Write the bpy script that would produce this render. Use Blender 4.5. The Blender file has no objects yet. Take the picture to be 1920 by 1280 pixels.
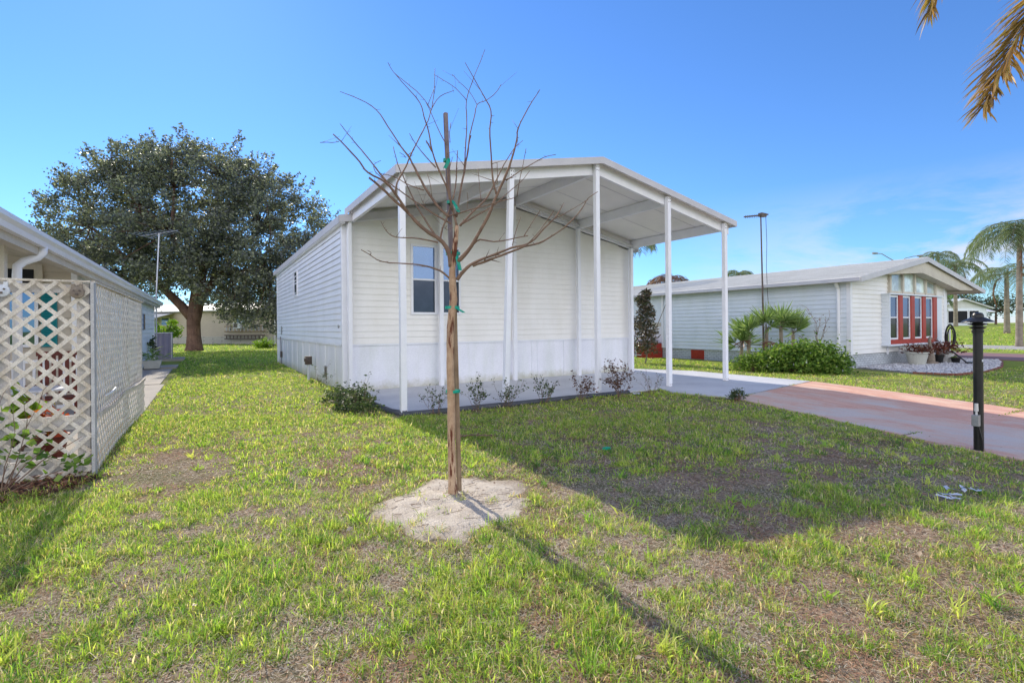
import bpy, math, random
import numpy as np
from mathutils import Vector, Matrix
random.seed(7); rng = np.random.default_rng(11)
PI = math.pi
scene = bpy.context.scene
COL = scene.collection
# World axes: +X runs along the front wall of the white house, +Y runs back along its side wall.
TH = math.radians(31.5)
CT, ST = math.cos(TH), math.sin(TH)
def view(r, d, z=0.0):            # right / forward metres from where the photographer stands -> world
    return (r*CT + d*ST, -r*ST + d*CT, z)

# ------------------------------------------------------------------ helpers
def tag(o, label=None, cat=None, group=None, kind=None):
    if label: o['label'] = label
    if cat: o['category'] = cat
    if group: o['group'] = group
    if kind: o['kind'] = kind
    return o
def thing(name, label, cat, loc=(0,0,0), rz=0.0, group=None):
    o = bpy.data.objects.new(name, None); COL.objects.link(o)
    o.location = loc; o.rotation_euler = (0,0,rz); o.empty_display_size = .2
    return tag(o, label, cat, group)
def smoothstep(a, b, x):
    t = np.clip((x-a)/(b-a), 0, 1); return t*t*(3-2*t)
def terr(x, y):                   # lay of the land
    x = np.asarray(x, float); y = np.asarray(y, float)
    h = -0.055*np.maximum(0, 6.5-np.maximum(y,-12))*smoothstep(5, 11, x)*(1-smoothstep(14.5,20,x))
    h = h + 1.05*smoothstep(46, 72, x)*smoothstep(-60, -20, y)*(1-smoothstep(60,90,y))
    return h
class MB:
    def __init__(s): s.v=[]; s.f=[]
    def add(s, vs, fs):
        n=len(s.v); s.v += [tuple(p) for p in vs]; s.f += [tuple(i+n for i in f) for f in fs]; return s
    def box(s, x0,x1,y0,y1,z0,z1):
        return s.add([(x0,y0,z0),(x1,y0,z0),(x1,y1,z0),(x0,y1,z0),(x0,y0,z1),(x1,y0,z1),(x1,y1,z1),(x0,y1,z1)],
                     [(0,3,2,1),(4,5,6,7),(0,1,5,4),(1,2,6,5),(2,3,7,6),(3,0,4,7)])
    def poly(s, pts): return s.add(pts, [tuple(range(len(pts)))])
    def prism(s, pts, off):       # closed solid: polygon pts swept by off
        n=len(pts); o=Vector(off); a=[Vector(p) for p in pts]; b=[p+o for p in a]
        fs=[tuple(range(n))[::-1], tuple(range(n,2*n))]+[(i,(i+1)%n,(i+1)%n+n,i+n) for i in range(n)]
        return s.add(a+b, fs)
    def bar(s, p, q, w, h, up=(0,0,1)):   # rectangular bar from p to q, w across, h along 'up'
        p=Vector(p); q=Vector(q); d=(q-p).normalized(); u=Vector(up); x=d.cross(u)
        if x.length<1e-4: x=d.cross(Vector((1,0,0)))
        x.normalize(); u=x.cross(d).normalized(); x=x*w/2; u=u*h/2
        vs=[p-x-u,p+x-u,p+x+u,p-x+u,q-x-u,q+x-u,q+x+u,q-x+u]
        return s.add(vs,[(0,3,2,1),(4,5,6,7),(0,1,5,4),(1,2,6,5),(2,3,7,6),(3,0,4,7)])
    def tube(s, pts, r, n=8, cap=True):
        pts=[Vector(p) for p in pts]; m=len(pts)
        rs = r if isinstance(r,(list,tuple)) else [r]*m
        base=len(s.v); prev=None; vs=[]
        for i,p in enumerate(pts):
            d=(pts[min(i+1,m-1)]-pts[max(i-1,0)])
            if d.length<1e-9: d=Vector((0,0,1))
            d.normalize()
            if prev is None:
                a=d.cross(Vector((0,0,1)))
                if a.length<.05: a=d.cross(Vector((1,0,0)))
            else: a=prev-d*prev.dot(d)
            a.normalize(); prev=a; b=d.cross(a)
            for k in range(n):
                t=2*PI*k/n; vs.append(p+(a*math.cos(t)+b*math.sin(t))*rs[i])
        fs=[]
        for i in range(m-1):
            for k in range(n):
                fs.append((i*n+k,i*n+(k+1)%n,(i+1)*n+(k+1)%n,(i+1)*n+k))
        if cap: fs += [tuple(range(n))[::-1], tuple(range((m-1)*n,m*n))]
        return s.add(vs,fs)
    def lathe(s, prof, c=(0,0,0), n=24):
        vs=[];m=len(prof)
        for r,z in prof:
            for k in range(n):
                t=2*PI*k/n; vs.append((c[0]+r*math.cos(t),c[1]+r*math.sin(t),c[2]+z))
        fs=[]
        for i in range(m-1):
            for k in range(n): fs.append((i*n+k,i*n+(k+1)%n,(i+1)*n+(k+1)%n,(i+1)*n+k))
        fs += [tuple(range(n))[::-1], tuple(range((m-1)*n,m*n))]
        return s.add(vs,fs)
    def build(s, name, mat, parent=None, smooth=False, local=False, bevel=0):
        me=bpy.data.meshes.new(name)
        vs=s.v
        if parent is not None and not local:
            L=parent['_o'] if '_o' in parent else parent.location
            vs=[(a-L[0],b-L[1],c-L[2]) for a,b,c in vs]
        me.from_pydata(vs,[],s.f); me.validate(); me.update()
        if smooth: me.polygons.foreach_set('use_smooth',[True]*len(me.polygons))
        me.materials.append(mat)
        o=bpy.data.objects.new(name,me); COL.objects.link(o)
        if parent is not None: o.parent=parent
        if bevel:
            b=o.modifiers.new('bevel','BEVEL'); b.width=bevel; b.segments=2; b.limit_method='ANGLE'
        return o
def np_mesh(name, V, quads, tris, mat, parent=None, col=None, off=(0,0,0)):
    """big mesh from numpy arrays: V (n,3), quads (m,4), tris (k,3)"""
    me=bpy.data.meshes.new(name)
    V=np.asarray(V,np.float32)-np.asarray(off,np.float32)
    nq=len(quads); ntr=len(tris)
    me.vertices.add(len(V)); me.vertices.foreach_set('co',V.ravel())
    loops=np.concatenate([np.asarray(quads,np.int32).ravel(), np.asarray(tris,np.int32).ravel()])
    me.loops.add(len(loops)); me.loops.foreach_set('vertex_index',loops)
    me.polygons.add(nq+ntr)
    st=np.concatenate([np.arange(nq)*4, nq*4+np.arange(ntr)*3]).astype(np.int32)
    me.polygons.foreach_set('loop_start',st)
    me.update(calc_edges=True); me.validate()
    if col is not None:
        a=me.color_attributes.new('Col','FLOAT_COLOR','POINT')
        c=np.ones((len(V),4),np.float32); c[:,:3]=col; a.data.foreach_set('color',c.ravel())
    me.materials.append(mat)
    o=bpy.data.objects.new(name,me); COL.objects.link(o)
    if parent is not None: o.parent=parent
    return o
_perm=np.random.default_rng(5).random((256,256))
def vnoise(x,y,s,seed=0):
    x=np.asarray(x)/s+seed*17.3+500; y=np.asarray(y)/s+seed*9.1+500
    xi=np.floor(x).astype(int); yi=np.floor(y).astype(int); fx=x-xi; fy=y-yi
    fx=fx*fx*(3-2*fx); fy=fy*fy*(3-2*fy)
    g=lambda a,b:_perm[a%256,b%256]
    return (g(xi,yi)*(1-fx)+g(xi+1,yi)*fx)*(1-fy)+(g(xi,yi+1)*(1-fx)+g(xi+1,yi+1)*fx)*fy

# ------------------------------------------------------------------ materials
def newmat(name):
    m=bpy.data.materials.new(name); m.use_nodes=True; nt=m.node_tree; nt.nodes.clear()
    out=nt.nodes.new('ShaderNodeOutputMaterial'); return m,nt,out
def N(nt,t,**k):
    n=nt.nodes.new(t)
    for a,b in k.items(): setattr(n,a,b)
    return n
def c4(c): return (c[0],c[1],c[2],1)
def noise(nt,scale,detail=4,rough=.55,vec=None,dist=0):
    n=N(nt,'ShaderNodeTexNoise'); n.inputs['Scale'].default_value=scale; n.inputs['Detail'].default_value=detail
    n.inputs['Roughness'].default_value=rough; n.inputs['Distortion'].default_value=dist
    if vec is None:
        g=N(nt,'ShaderNodeNewGeometry'); vec=g.outputs['Position']
    nt.links.new(vec,n.inputs['Vector']); return n
def ramp(nt,src,stops):
    r=N(nt,'ShaderNodeValToRGB'); e=r.color_ramp.elements
    while len(e)<len(stops): e.new(.5)
    for el,(p,c) in zip(e,stops): el.position=p; el.color=c4(c) if len(c)==3 else c
    nt.links.new(src,r.inputs['Fac']); return r
def mixc(nt,fac,a,b,mode='MIX'):
    m=N(nt,'ShaderNodeMix',data_type='RGBA',blend_type=mode)
    for k,v in ((0,fac),(6,a),(7,b)):
        if hasattr(v,'is_linked') or hasattr(v,'links'): nt.links.new(v,m.inputs[k])
        else: m.inputs[k].default_value = v if k==0 else c4(v)
    return m.outputs[2]
def mat(name, col, col2=None, rough=.6, scale=3, var=.12, bump=0, bscale=60, metal=0, spec=.4, fine=0.06, streak=None):
    m,nt,out=newmat(name); p=N(nt,'ShaderNodeBsdfPrincipled')
    if col2 is None: col2=tuple(c*(1-var*2) for c in col)
    n=noise(nt,scale,6,.6)
    r=ramp(nt,n.outputs['Fac'],[(.35,col),(.7,col2)])
    c=r.outputs['Color']
    if fine:
        n2=noise(nt,bscale*2.1,3)
        r2=ramp(nt,n2.outputs['Fac'],[(.3,(1-fine*3,)*3),(.7,(1+fine,)*3)])
        c=mixc(nt,1.0,c,r2.outputs['Color'],'MULTIPLY')
    if streak:
        mp=N(nt,'ShaderNodeMapping'); g=N(nt,'ShaderNodeNewGeometry'); nt.links.new(g.outputs['Position'],mp.inputs['Vector'])
        mp.inputs['Scale'].default_value=streak[0]
        n3=noise(nt,1.0,5,.6,mp.outputs['Vector'])
        r3=ramp(nt,n3.outputs['Fac'],[(.45,(1,1,1)),(.75,streak[1])] if len(streak)<3 else [(streak[2],(1,1,1)),(streak[2]+.07,streak[1])])
        c=mixc(nt,1.0,c,r3.outputs['Color'],'MULTIPLY')
    nt.links.new(c,p.inputs['Base Color'])
    p.inputs['Roughness'].default_value=rough; p.inputs['Metallic'].default_value=metal
    p.inputs['Specular IOR Level'].default_value=spec
    if bump:
        nb=noise(nt,bscale,5); b=N(nt,'ShaderNodeBump'); b.inputs['Strength'].default_value=bump; b.inputs['Distance'].default_value=.02
        nt.links.new(nb.outputs['Fac'],b.inputs['Height']); nt.links.new(b.outputs['Normal'],p.inputs['Normal'])
    nt.links.new(p.outputs[0],out.inputs[0]); return m
def leafmat(name, cols, trans=.35, rough=.5, spec=.3, attr=False, tcol=1.5):
    m,nt,out=newmat(name); p=N(nt,'ShaderNodeBsdfPrincipled'); t=N(nt,'ShaderNodeBsdfTranslucent'); mx=N(nt,'ShaderNodeMixShader')
    if attr:
        a=N(nt,'ShaderNodeAttribute',attribute_name='Col'); c=a.outputs['Color']
    else:
        g=N(nt,'ShaderNodeNewGeometry')
        k=len(cols); r=ramp(nt,g.outputs['Random Per Island'],[(i/(k-1) if k>1 else 0,cc) for i,cc in enumerate(cols)]); c=r.outputs['Color']
    nt.links.new(c,p.inputs['Base Color'])
    tc=mixc(nt,1.0,c,(tcol,tcol*1.05,tcol*.6),'MULTIPLY'); nt.links.new(tc,t.inputs['Color'])
    p.inputs['Roughness'].default_value=rough; p.inputs['Specular IOR Level'].default_value=spec
    mx.inputs[0].default_value=trans
    nt.links.new(p.outputs[0],mx.inputs[1]); nt.links.new(t.outputs[0],mx.inputs[2]); nt.links.new(mx.outputs[0],out.inputs[0]); return m
def glassmat(name, tint=(.02,.03,.045), refl=.5):
    m,nt,out=newmat(name); p=N(nt,'ShaderNodeBsdfPrincipled'); gl=N(nt,'ShaderNodeBsdfGlossy'); mx=N(nt,'ShaderNodeMixShader')
    n=noise(nt,1.7,3); r=ramp(nt,n.outputs['Fac'],[(.4,tint),(.65,tuple(c*2.2+.01 for c in tint))]); nt.links.new(r.outputs[0],p.inputs['Base Color'])
    p.inputs['Roughness'].default_value=.15; p.inputs['Specular IOR Level'].default_value=.25
    gl.inputs['Roughness'].default_value=.02; gl.inputs['Color'].default_value=(.40,.62,1,1)
    nb=noise(nt,2.5,2); b=N(nt,'ShaderNodeBump'); b.inputs['Strength'].default_value=.05; b.inputs['Distance'].default_value=.02
    nt.links.new(nb.outputs['Fac'],b.inputs['Height']); nt.links.new(b.outputs['Normal'],gl.inputs['Normal'])
    mx.inputs[0].default_value=refl
    nt.links.new(p.outputs[0],mx.inputs[1]); nt.links.new(gl.outputs[0],mx.inputs[2]); nt.links.new(mx.outputs[0],out.inputs[0]); return m
def brickmat(name, c1, c2, mortar, s=1.0, bw=.2, bh=.065, ms=.008):
    m,nt,out=newmat(name); p=N(nt,'ShaderNodeBsdfPrincipled')
    g=N(nt,'ShaderNodeNewGeometry'); sp=N(nt,'ShaderNodeSeparateXYZ'); nt.links.new(g.outputs['Position'],sp.inputs[0])
    ad=N(nt,'ShaderNodeMath',operation='ADD'); nt.links.new(sp.outputs[0],ad.inputs[0]); nt.links.new(sp.outputs[1],ad.inputs[1])
    cb=N(nt,'ShaderNodeCombineXYZ'); nt.links.new(ad.outputs[0],cb.inputs[0]); nt.links.new(sp.outputs[2],cb.inputs[1])
    b=N(nt,'ShaderNodeTexBrick'); nt.links.new(cb.outputs[0],b.inputs['Vector'])
    b.inputs['Scale'].default_value=1; b.inputs['Brick Width'].default_value=bw; b.inputs['Row Height'].default_value=bh
    b.inputs['Mortar Size'].default_value=ms; b.inputs['Color1'].default_value=c4(c1); b.inputs['Color2'].default_value=c4(c2); b.inputs['Mortar'].default_value=c4(mortar)
    n2=noise(nt,9,4); r2=ramp(nt,n2.outputs['Fac'],[(.3,(.8,)*3),(.7,(1.05,)*3)])
    c=mixc(nt,1.0,b.outputs['Color'],r2.outputs['Color'],'MULTIPLY'); nt.links.new(c,p.inputs['Base Color'])
    bp=N(nt,'ShaderNodeBump'); bp.invert=True; bp.inputs['Strength'].default_value=.6; bp.inputs['Distance'].default_value=.01
    nt.links.new(b.outputs['Fac'],bp.inputs['Height']); nt.links.new(bp.outputs['Normal'],p.inputs['Normal'])
    p.inputs['Roughness'].default_value=.75
    nt.links.new(p.outputs[0],out.inputs[0]); return m

M={}
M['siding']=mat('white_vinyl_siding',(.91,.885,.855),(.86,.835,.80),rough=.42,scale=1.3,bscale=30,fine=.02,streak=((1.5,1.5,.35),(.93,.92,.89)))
M['siding_skytint']=mat('white_vinyl_siding_skytint',(.88,.89,.93),(.82,.84,.89),rough=.38,scale=1.1,bscale=30,fine=.02,streak=((1.2,1.2,.3),(.9,.9,.88)))  # bluer copy of the front vinyl: sky tint put into the colour
M['skirt']=mat('painted_skirting',(.89,.89,.94),(.83,.83,.89),rough=.55,scale=1.6,bscale=25,fine=.03,streak=((2.5,2.5,.5),(.88,.9,.84)))
M['white']=mat('white_painted_metal',(.88,.88,.92),(.82,.82,.87),rough=.35,scale=4,bscale=50,fine=.02)
M['fascia']=mat('grey_white_fascia',(.60,.58,.60),(.52,.51,.54),rough=.4,scale=3,bscale=40,fine=.03)
M['ceiling']=mat('ceiling_panels',(.86,.84,.79),(.80,.78,.74),rough=.55,scale=1.4,bscale=30,fine=.02)
M['cream']=mat('cream_painted_wood',(.66,.60,.50),(.56,.50,.42),rough=.6,scale=3,bscale=40,bump=.1)
M['beige_siding']=mat('beige_siding',(.62,.54,.44),(.55,.48,.40),rough=.5,scale=2,bscale=30,fine=.02)
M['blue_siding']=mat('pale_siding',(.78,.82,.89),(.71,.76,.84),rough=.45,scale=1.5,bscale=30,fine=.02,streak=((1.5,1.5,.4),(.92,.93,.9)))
M['far_siding']=mat('tan_siding',(.55,.47,.37),(.48,.41,.33),rough=.6,scale=1,bscale=20)
M['metal_roof']=mat('weathered_metal_roof',(.70,.69,.66),(.62,.61,.58),rough=.5,scale=1.2,bscale=20,fine=.04,streak=((3,.6,1),(.9,.89,.86)))
M['roof_white']=mat('white_metal_roof',(.72,.72,.72),(.6,.6,.6),rough=.4,scale=1.5)
M['shingle']=mat('brown_grey_shingles',(.22,.19,.17),(.14,.12,.11),rough=.9,scale=10,bscale=60,bump=.3)
M['brick']=brickmat('painted_brick',(.62,.65,.68),(.54,.57,.61),(.25,.27,.30),bw=.21,bh=.075)
M['block']=brickmat('painted_block',(.5,.47,.42),(.47,.44,.4),(.33,.31,.28),bw=.4,bh=.2,ms=.012)
M['red']=mat('red_paint',(.46,.045,.025),(.34,.03,.018),rough=.45,scale=5,bscale=50,fine=.06)
M['darkred']=mat('dark_red_wood',(.16,.03,.02),(.10,.02,.015),rough=.5,scale=5)
M['teal']=mat('teal_paint',(.0,.24,.27),(.0,.19,.22),rough=.45,scale=4)
M['glass']=glassmat('window_glass',tint=(.015,.03,.07),refl=.21)
M['glass_lower']=glassmat('darkened_lower_glass',tint=(.010,.013,.02),refl=.03)  # lower sashes darkened in colour, standing in for the dark reflection there
M['glass_dark']=glassmat('dark_window_glass',(.006,.007,.01),refl=.22)
M['glass_pale']=glassmat('frosted_glass',(.40,.46,.42),refl=.15)
M['void']=mat('dark_interior',(.012,.013,.018),rough=.8)
M['black']=mat('black_powder_coat',(.012,.011,.012),(.022,.020,.019),rough=.38,scale=12,bscale=80,bump=.05,fine=.1)
M['grey']=mat('grey_metal_box',(.30,.30,.29),(.22,.22,.22),rough=.45,scale=12)
M['darkmetal']=mat('dark_rusty_metal',(.09,.07,.06),(.16,.12,.10),rough=.6,scale=20)
M['alu']=mat('aluminium',(.55,.54,.58),(.42,.42,.46),rough=.35,metal=.6,scale=8)
M['purple']=mat('grey_violet_corrugated_metal',(.25,.235,.33),(.19,.18,.27),rough=.5,scale=3)
M['concrete']=mat('patio_concrete',(.66,.67,.70),(.52,.53,.57),rough=.8,scale=.9,bscale=90,bump=.15,fine=.08)
M['path']=mat('side_path_concrete',(.46,.42,.37),(.34,.31,.29),rough=.85,scale=1.4,bscale=70,bump=.25,fine=.09)
M['mulch']=mat('red_brown_mulch',(.11,.045,.028),(.055,.024,.018),rough=.95,scale=14,bscale=45,bump=1.0,fine=.25)
M['terracotta']=mat('terracotta',(.28,.10,.06),(.2,.07,.05),rough=.7,scale=9)
M['pot']=mat('off_white_planter',(.58,.58,.52),(.5,.5,.45),rough=.5,scale=9)
M['stone']=mat('weathered_statue_stone',(.33,.27,.21),(.2,.16,.13),rough=.85,scale=14,bump=.4)
M['white_pot']=mat('white_glazed_pot',(.7,.69,.66),(.58,.56,.54),rough=.4,scale=9)
M['plastic']=mat('white_plastic',(.75,.77,.82),(.6,.64,.7),rough=.35,scale=20)
M['tape']=mat('green_tie_tape',(.0,.36,.24),(.0,.25,.17),rough=.4,scale=20)
M['hose']=mat('black_hose',(.02,.02,.022),rough=.4)
M['rope']=mat('dark_edging_rubber',(.10,.105,.12),(.06,.065,.075),rough=.7,scale=7)
M['bark']=mat('sapling_bark',(.60,.42,.28),(.38,.22,.13),rough=.85,scale=9,bscale=120,bump=.5,fine=.12,streak=((26,26,4),(.26,.11,.08),.53))
M['twig']=mat('sapling_twig_bark',(.26,.165,.115),(.14,.085,.06),rough=.75,scale=14,bscale=150,bump=.3,fine=.1)
M['stake']=mat('stake_wood',(.36,.26,.17),(.24,.16,.10),rough=.8,scale=9,bscale=90,bump=.3,streak=((40,40,3),(.6,.55,.5)))
M['stake_dark']=mat('weathered_dark_stake',(.26,.21,.22),(.15,.12,.13),rough=.7,scale=9,streak=((40,40,3),(.6,.55,.5)))
M['oakbark']=mat('oak_bark',(.24,.14,.11),(.12,.07,.06),rough=.95,scale=2.5,bscale=14,bump=1,fine=.15,streak=((7,7,1),(.5,.45,.4)))
M['palmbark']=mat('palm_trunk',(.33,.28,.22),(.22,.18,.14),rough=.9,scale=3,bscale=20,bump=.5,streak=((1,1,6),(.7,.68,.62)))
M['oakleaf']=leafmat('oak_leaves',[(.06,.07,.085),(.12,.13,.14),(.18,.20,.16),(.36,.37,.24)],trans=.4,rough=.42,spec=.5)  # blue-grey haze put into the leaf colours
M['frond']=leafmat('palm_leaflets',[(.05,.08,.03),(.09,.12,.04),(.13,.15,.06)],trans=.3)
M['frond_far']=leafmat('far_palm_leaflets',[(.12,.17,.08),(.19,.24,.12),(.28,.31,.18)],trans=.3)
M['frond_brown']=leafmat('drying_palm_leaflets',[(.08,.05,.02),(.34,.20,.06),(.22,.16,.05),(.48,.26,.08),(.26,.22,.07)],trans=.4,rough=.45)
M['deadfrond']=leafmat('dead_palm_leaflets',[(.18,.09,.06),(.28,.15,.10),(.12,.07,.05)],trans=.2)
M['fanleaf']=leafmat('fan_palm_blades',[(.12,.21,.06),(.20,.30,.10),(.32,.40,.17),(.14,.22,.08)],trans=.35)
M['hedge']=leafmat('shrub_leaves',[(.05,.11,.02),(.10,.19,.03),(.18,.29,.05),(.28,.36,.08)],trans=.4)
M['smallleaf']=leafmat('small_shrub_leaves',[(.02,.04,.018),(.045,.08,.03),(.08,.12,.045),(.15,.18,.08)],trans=.3)
M['brownleaf']=leafmat('dry_brown_leaves',[(.06,.03,.025),(.12,.06,.045),(.17,.09,.06)],trans=.2)
M['magleaf']=leafmat('magnolia_leaves',[(.03,.045,.02),(.06,.07,.03),(.14,.09,.05),(.2,.15,.1)],trans=.15,rough=.3,spec=.6)
M['redplant']=leafmat('dark_red_leaves',[(.05,.015,.015),(.13,.035,.03),(.2,.07,.04),(.10,.05,.03)],trans=.25)
M['brightleaf']=leafmat('bright_green_leaves',[(.15,.30,.03),(.30,.42,.04),(.1,.2,.03)],trans=.45)
M['flower']=leafmat('pale_blue_flowers',[(.6,.62,.75),(.7,.7,.8)],trans=.2)
M['redflower']=leafmat('red_croton_leaves',[(.5,.03,.02),(.6,.18,.02),(.35,.02,.02),(.2,.25,.03)],trans=.3)
M['grass']=leafmat('grass_blades',[],trans=.5,attr=True,rough=.45,spec=.4,tcol=1.8)
M['thatch']=leafmat('dry_thatch',[],trans=.15,attr=True,rough=.9,spec=.1,tcol=1.0)

def add_splash(m,z0,z1,col=(.70,.68,.56)):
    nt=m.node_tree; p=next(n for n in nt.nodes if n.type=='BSDF_PRINCIPLED'); src=p.inputs['Base Color'].links[0].from_socket
    g=N(nt,'ShaderNodeNewGeometry'); sp=N(nt,'ShaderNodeSeparateXYZ'); nt.links.new(g.outputs['Position'],sp.inputs[0])
    n=noise(nt,4,5,.7); ad=N(nt,'ShaderNodeMath',operation='MULTIPLY_ADD'); nt.links.new(n.outputs['Fac'],ad.inputs[0]); ad.inputs[1].default_value=-(z1-z0)*1.2; nt.links.new(sp.outputs[2],ad.inputs[2])
    mr=N(nt,'ShaderNodeMapRange'); mr.inputs['From Min'].default_value=z1-(z1-z0)*.9; mr.inputs['From Max'].default_value=z0-(z1-z0)*.5; nt.links.new(ad.outputs[0],mr.inputs['Value'])
    d=mixc(nt,1.0,src,col,'MULTIPLY'); nt.links.new(mixc(nt,mr.outputs[0],src,d),p.inputs['Base Color'])
add_splash(M['skirt'],0,.35)
# ground sheet
def groundmat():
    m,nt,out=newmat('lawn_soil'); p=N(nt,'ShaderNodeBsdfPrincipled')
    g=N(nt,'ShaderNodeNewGeometry')
    n1=noise(nt,1.1,7,.65); n2=noise(nt,38,4,.7); n3=noise(nt,150,2,.6)
    soil=ramp(nt,n2.outputs['Fac'],[(.32,(.10,.07,.048)),(.5,(.27,.20,.14)),(.68,(.46,.37,.27))]).outputs[0]
    nf=noise(nt,.5,8,.8); fargrass=ramp(nt,nf.outputs['Fac'],[(.33,(.17,.24,.04)),(.5,(.25,.32,.055)),(.68,(.34,.34,.11))]).outputs[0]
    fine=ramp(nt,n3.outputs['Fac'],[(.3,(.62,.62,.62)),(.7,(1.25,1.25,1.25))]).outputs[0]
    nearg=ramp(nt,n3.outputs['Fac'],[(.3,(.05,.075,.018)),(.7,(.11,.15,.03))]).outputs[0]
    f1=ramp(nt,n1.outputs['Fac'],[(.48,(0,0,0)),(.62,(.55,.55,.55))]).outputs[0]
    near=mixc(nt,f1,soil,nearg)
    ln=N(nt,'ShaderNodeVectorMath',operation='LENGTH'); nt.links.new(g.outputs['Position'],ln.inputs[0])
    mr=N(nt,'ShaderNodeMapRange'); mr.inputs['From Min'].default_value=9; mr.inputs['From Max'].default_value=24; nt.links.new(ln.outputs['Value'],mr.inputs['Value'])
    farc=mixc(nt,1.0,fargrass,fine,'MULTIPLY')
    c=mixc(nt,mr.outputs[0],near,farc)
    nt.links.new(c,p.inputs['Base Color']); p.inputs['Roughness'].default_value=.95; p.inputs['Specular IOR Level'].default_value=.1
    b=N(nt,'ShaderNodeBump'); b.inputs['Strength'].default_value=.7; b.inputs['Distance'].default_value=.03
    nt.links.new(n2.outputs['Fac'],b.inputs['Height']); nt.links.new(b.outputs['Normal'],p.inputs['Normal'])
    nt.links.new(p.outputs[0],out.inputs[0]); return m
def drivemat():
    m,nt,out=newmat('worn_red_painted_drive'); p=N(nt,'ShaderNodeBsdfPrincipled')
    g=N(nt,'ShaderNodeNewGeometry')
    mp=N(nt,'ShaderNodeMapping'); nt.links.new(g.outputs['Position'],mp.inputs['Vector']); mp.inputs['Scale'].default_value=(1.2,.5,1); mp.inputs['Rotation'].default_value=(0,0,.2)
    n1=noise(nt,1.3,9,.72,mp.outputs[0],.4); n2=noise(nt,60,3,.6)
    # worn grey in the middle of the tracks
    sp=N(nt,'ShaderNodeSeparateXYZ'); nt.links.new(g.outputs['Position'],sp.inputs[0])
    mr=N(nt,'ShaderNodeMapRange'); mr.inputs['From Min'].default_value=11.9; mr.inputs['From Max'].default_value=9.6; nt.links.new(sp.outputs[0],mr.inputs['Value'])
    ad=N(nt,'ShaderNodeMath',operation='MULTIPLY_ADD'); nt.links.new(mr.outputs[0],ad.inputs[0]); ad.inputs[1].default_value=.16; nt.links.new(n1.outputs['Fac'],ad.inputs[2])
    c=ramp(nt,ad.outputs[0],[(.40,(.78,.52,.38)),(.52,(.68,.35,.25)),(.60,(.70,.48,.37)),(.72,(.64,.54,.48))]).outputs[0]
    r2=ramp(nt,n2.outputs['Fac'],[(.3,(.84,)*3),(.7,(1.08,)*3)]).outputs[0]
    c=mixc(nt,1.0,c,r2,'MULTIPLY'); nt.links.new(c,p.inputs['Base Color']); p.inputs['Roughness'].default_value=.75
    b=N(nt,'ShaderNodeBump'); b.inputs['Strength'].default_value=.2; b.inputs['Distance'].default_value=.01
    nt.links.new(n2.outputs['Fac'],b.inputs['Height']); nt.links.new(b.outputs['Normal'],p.inputs['Normal'])
    nt.links.new(p.outputs[0],out.inputs[0]); return m
M['ground']=groundmat(); M['drive']=drivemat()
M['sand']=mat('pale_sandy_soil',(.72,.63,.51),(.50,.42,.33),rough=.95,scale=7,bscale=55,bump=.8,fine=.10)
def sandblend(m):
    nt=m.node_tree; p=next(n for n in nt.nodes if n.type=='BSDF_PRINCIPLED'); src=p.inputs['Base Color'].links[0].from_socket
    g=N(nt,'ShaderNodeNewGeometry'); mp=N(nt,'ShaderNodeMapping'); nt.links.new(g.outputs['Position'],mp.inputs['Vector']); mp.inputs['Location'].default_value=(-1.80,-3.83,0)
    sc=N(nt,'ShaderNodeVectorMath',operation='MULTIPLY'); nt.links.new(mp.outputs[0],sc.inputs[0]); sc.inputs[1].default_value=(1/.77,1/.80,0)
    ln=N(nt,'ShaderNodeVectorMath',operation='LENGTH'); nt.links.new(sc.outputs[0],ln.inputs[0])
    n=noise(nt,9,6,.75); ad=N(nt,'ShaderNodeMath',operation='MULTIPLY_ADD'); nt.links.new(n.outputs['Fac'],ad.inputs[0]); ad.inputs[1].default_value=.75; nt.links.new(ln.outputs['Value'],ad.inputs[2])
    mr=N(nt,'ShaderNodeMapRange'); mr.inputs['From Min'].default_value=1.05; mr.inputs['From Max'].default_value=1.42; nt.links.new(ad.outputs[0],mr.inputs['Value'])
    n2=noise(nt,38,4,.7); soil=ramp(nt,n2.outputs['Fac'],[(.32,(.10,.07,.048)),(.5,(.27,.20,.14)),(.68,(.46,.37,.27))]).outputs[0]
    nt.links.new(mixc(nt,mr.outputs[0],src,soil),p.inputs['Base Color'])
sandblend(M['sand'])
M['joint']=mat('dirty_joint',(.10,.09,.06),rough=.95)
M['purpledrive']=mat('far_red_drive',(.27,.15,.15),(.22,.13,.13),rough=.8,scale=2)
M['road']=mat('pale_far_path',(.42,.39,.37),(.36,.34,.32),rough=.85,scale=1)
M['gravel']=leafmat('white_gravel',[(.5,.5,.52),(.7,.7,.72),(.38,.38,.42),(.62,.6,.6)],trans=0,rough=.8)
# ------------------------------------------------------------------ camera, sky, sun
cam=bpy.data.cameras.new('camera'); co=bpy.data.objects.new('camera',cam); COL.objects.link(co)
cam.sensor_width=36; cam.lens=17.4375; cam.shift_y=-28/1920; cam.clip_start=.05; cam.clip_end=5000
co.matrix_world=Matrix.Translation((0,0,1.5))@Matrix.Rotation(-TH,4,'Z')@Matrix.Rotation(PI/2,4,'X')@Matrix.Rotation(math.radians(-.5),4,'Z')
scene.camera=co
SUN_EL=math.radians(35.5)
sun=bpy.data.lights.new('sun','SUN'); so=bpy.data.objects.new('sun',sun); COL.objects.link(so)
sun.energy=5.0; sun.angle=math.radians(.55); sun.color=(1,.91,.76)
sd=Vector((-.02,1,0)).normalized()*math.cos(SUN_EL)+Vector((0,0,math.sin(SUN_EL)))   # towards the sun
so.rotation_euler=sd.to_track_quat('Z','Y').to_euler()
w=bpy.data.worlds.new('World'); scene.world=w; w.use_nodes=True; nt=w.node_tree; nt.nodes.clear()
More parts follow.
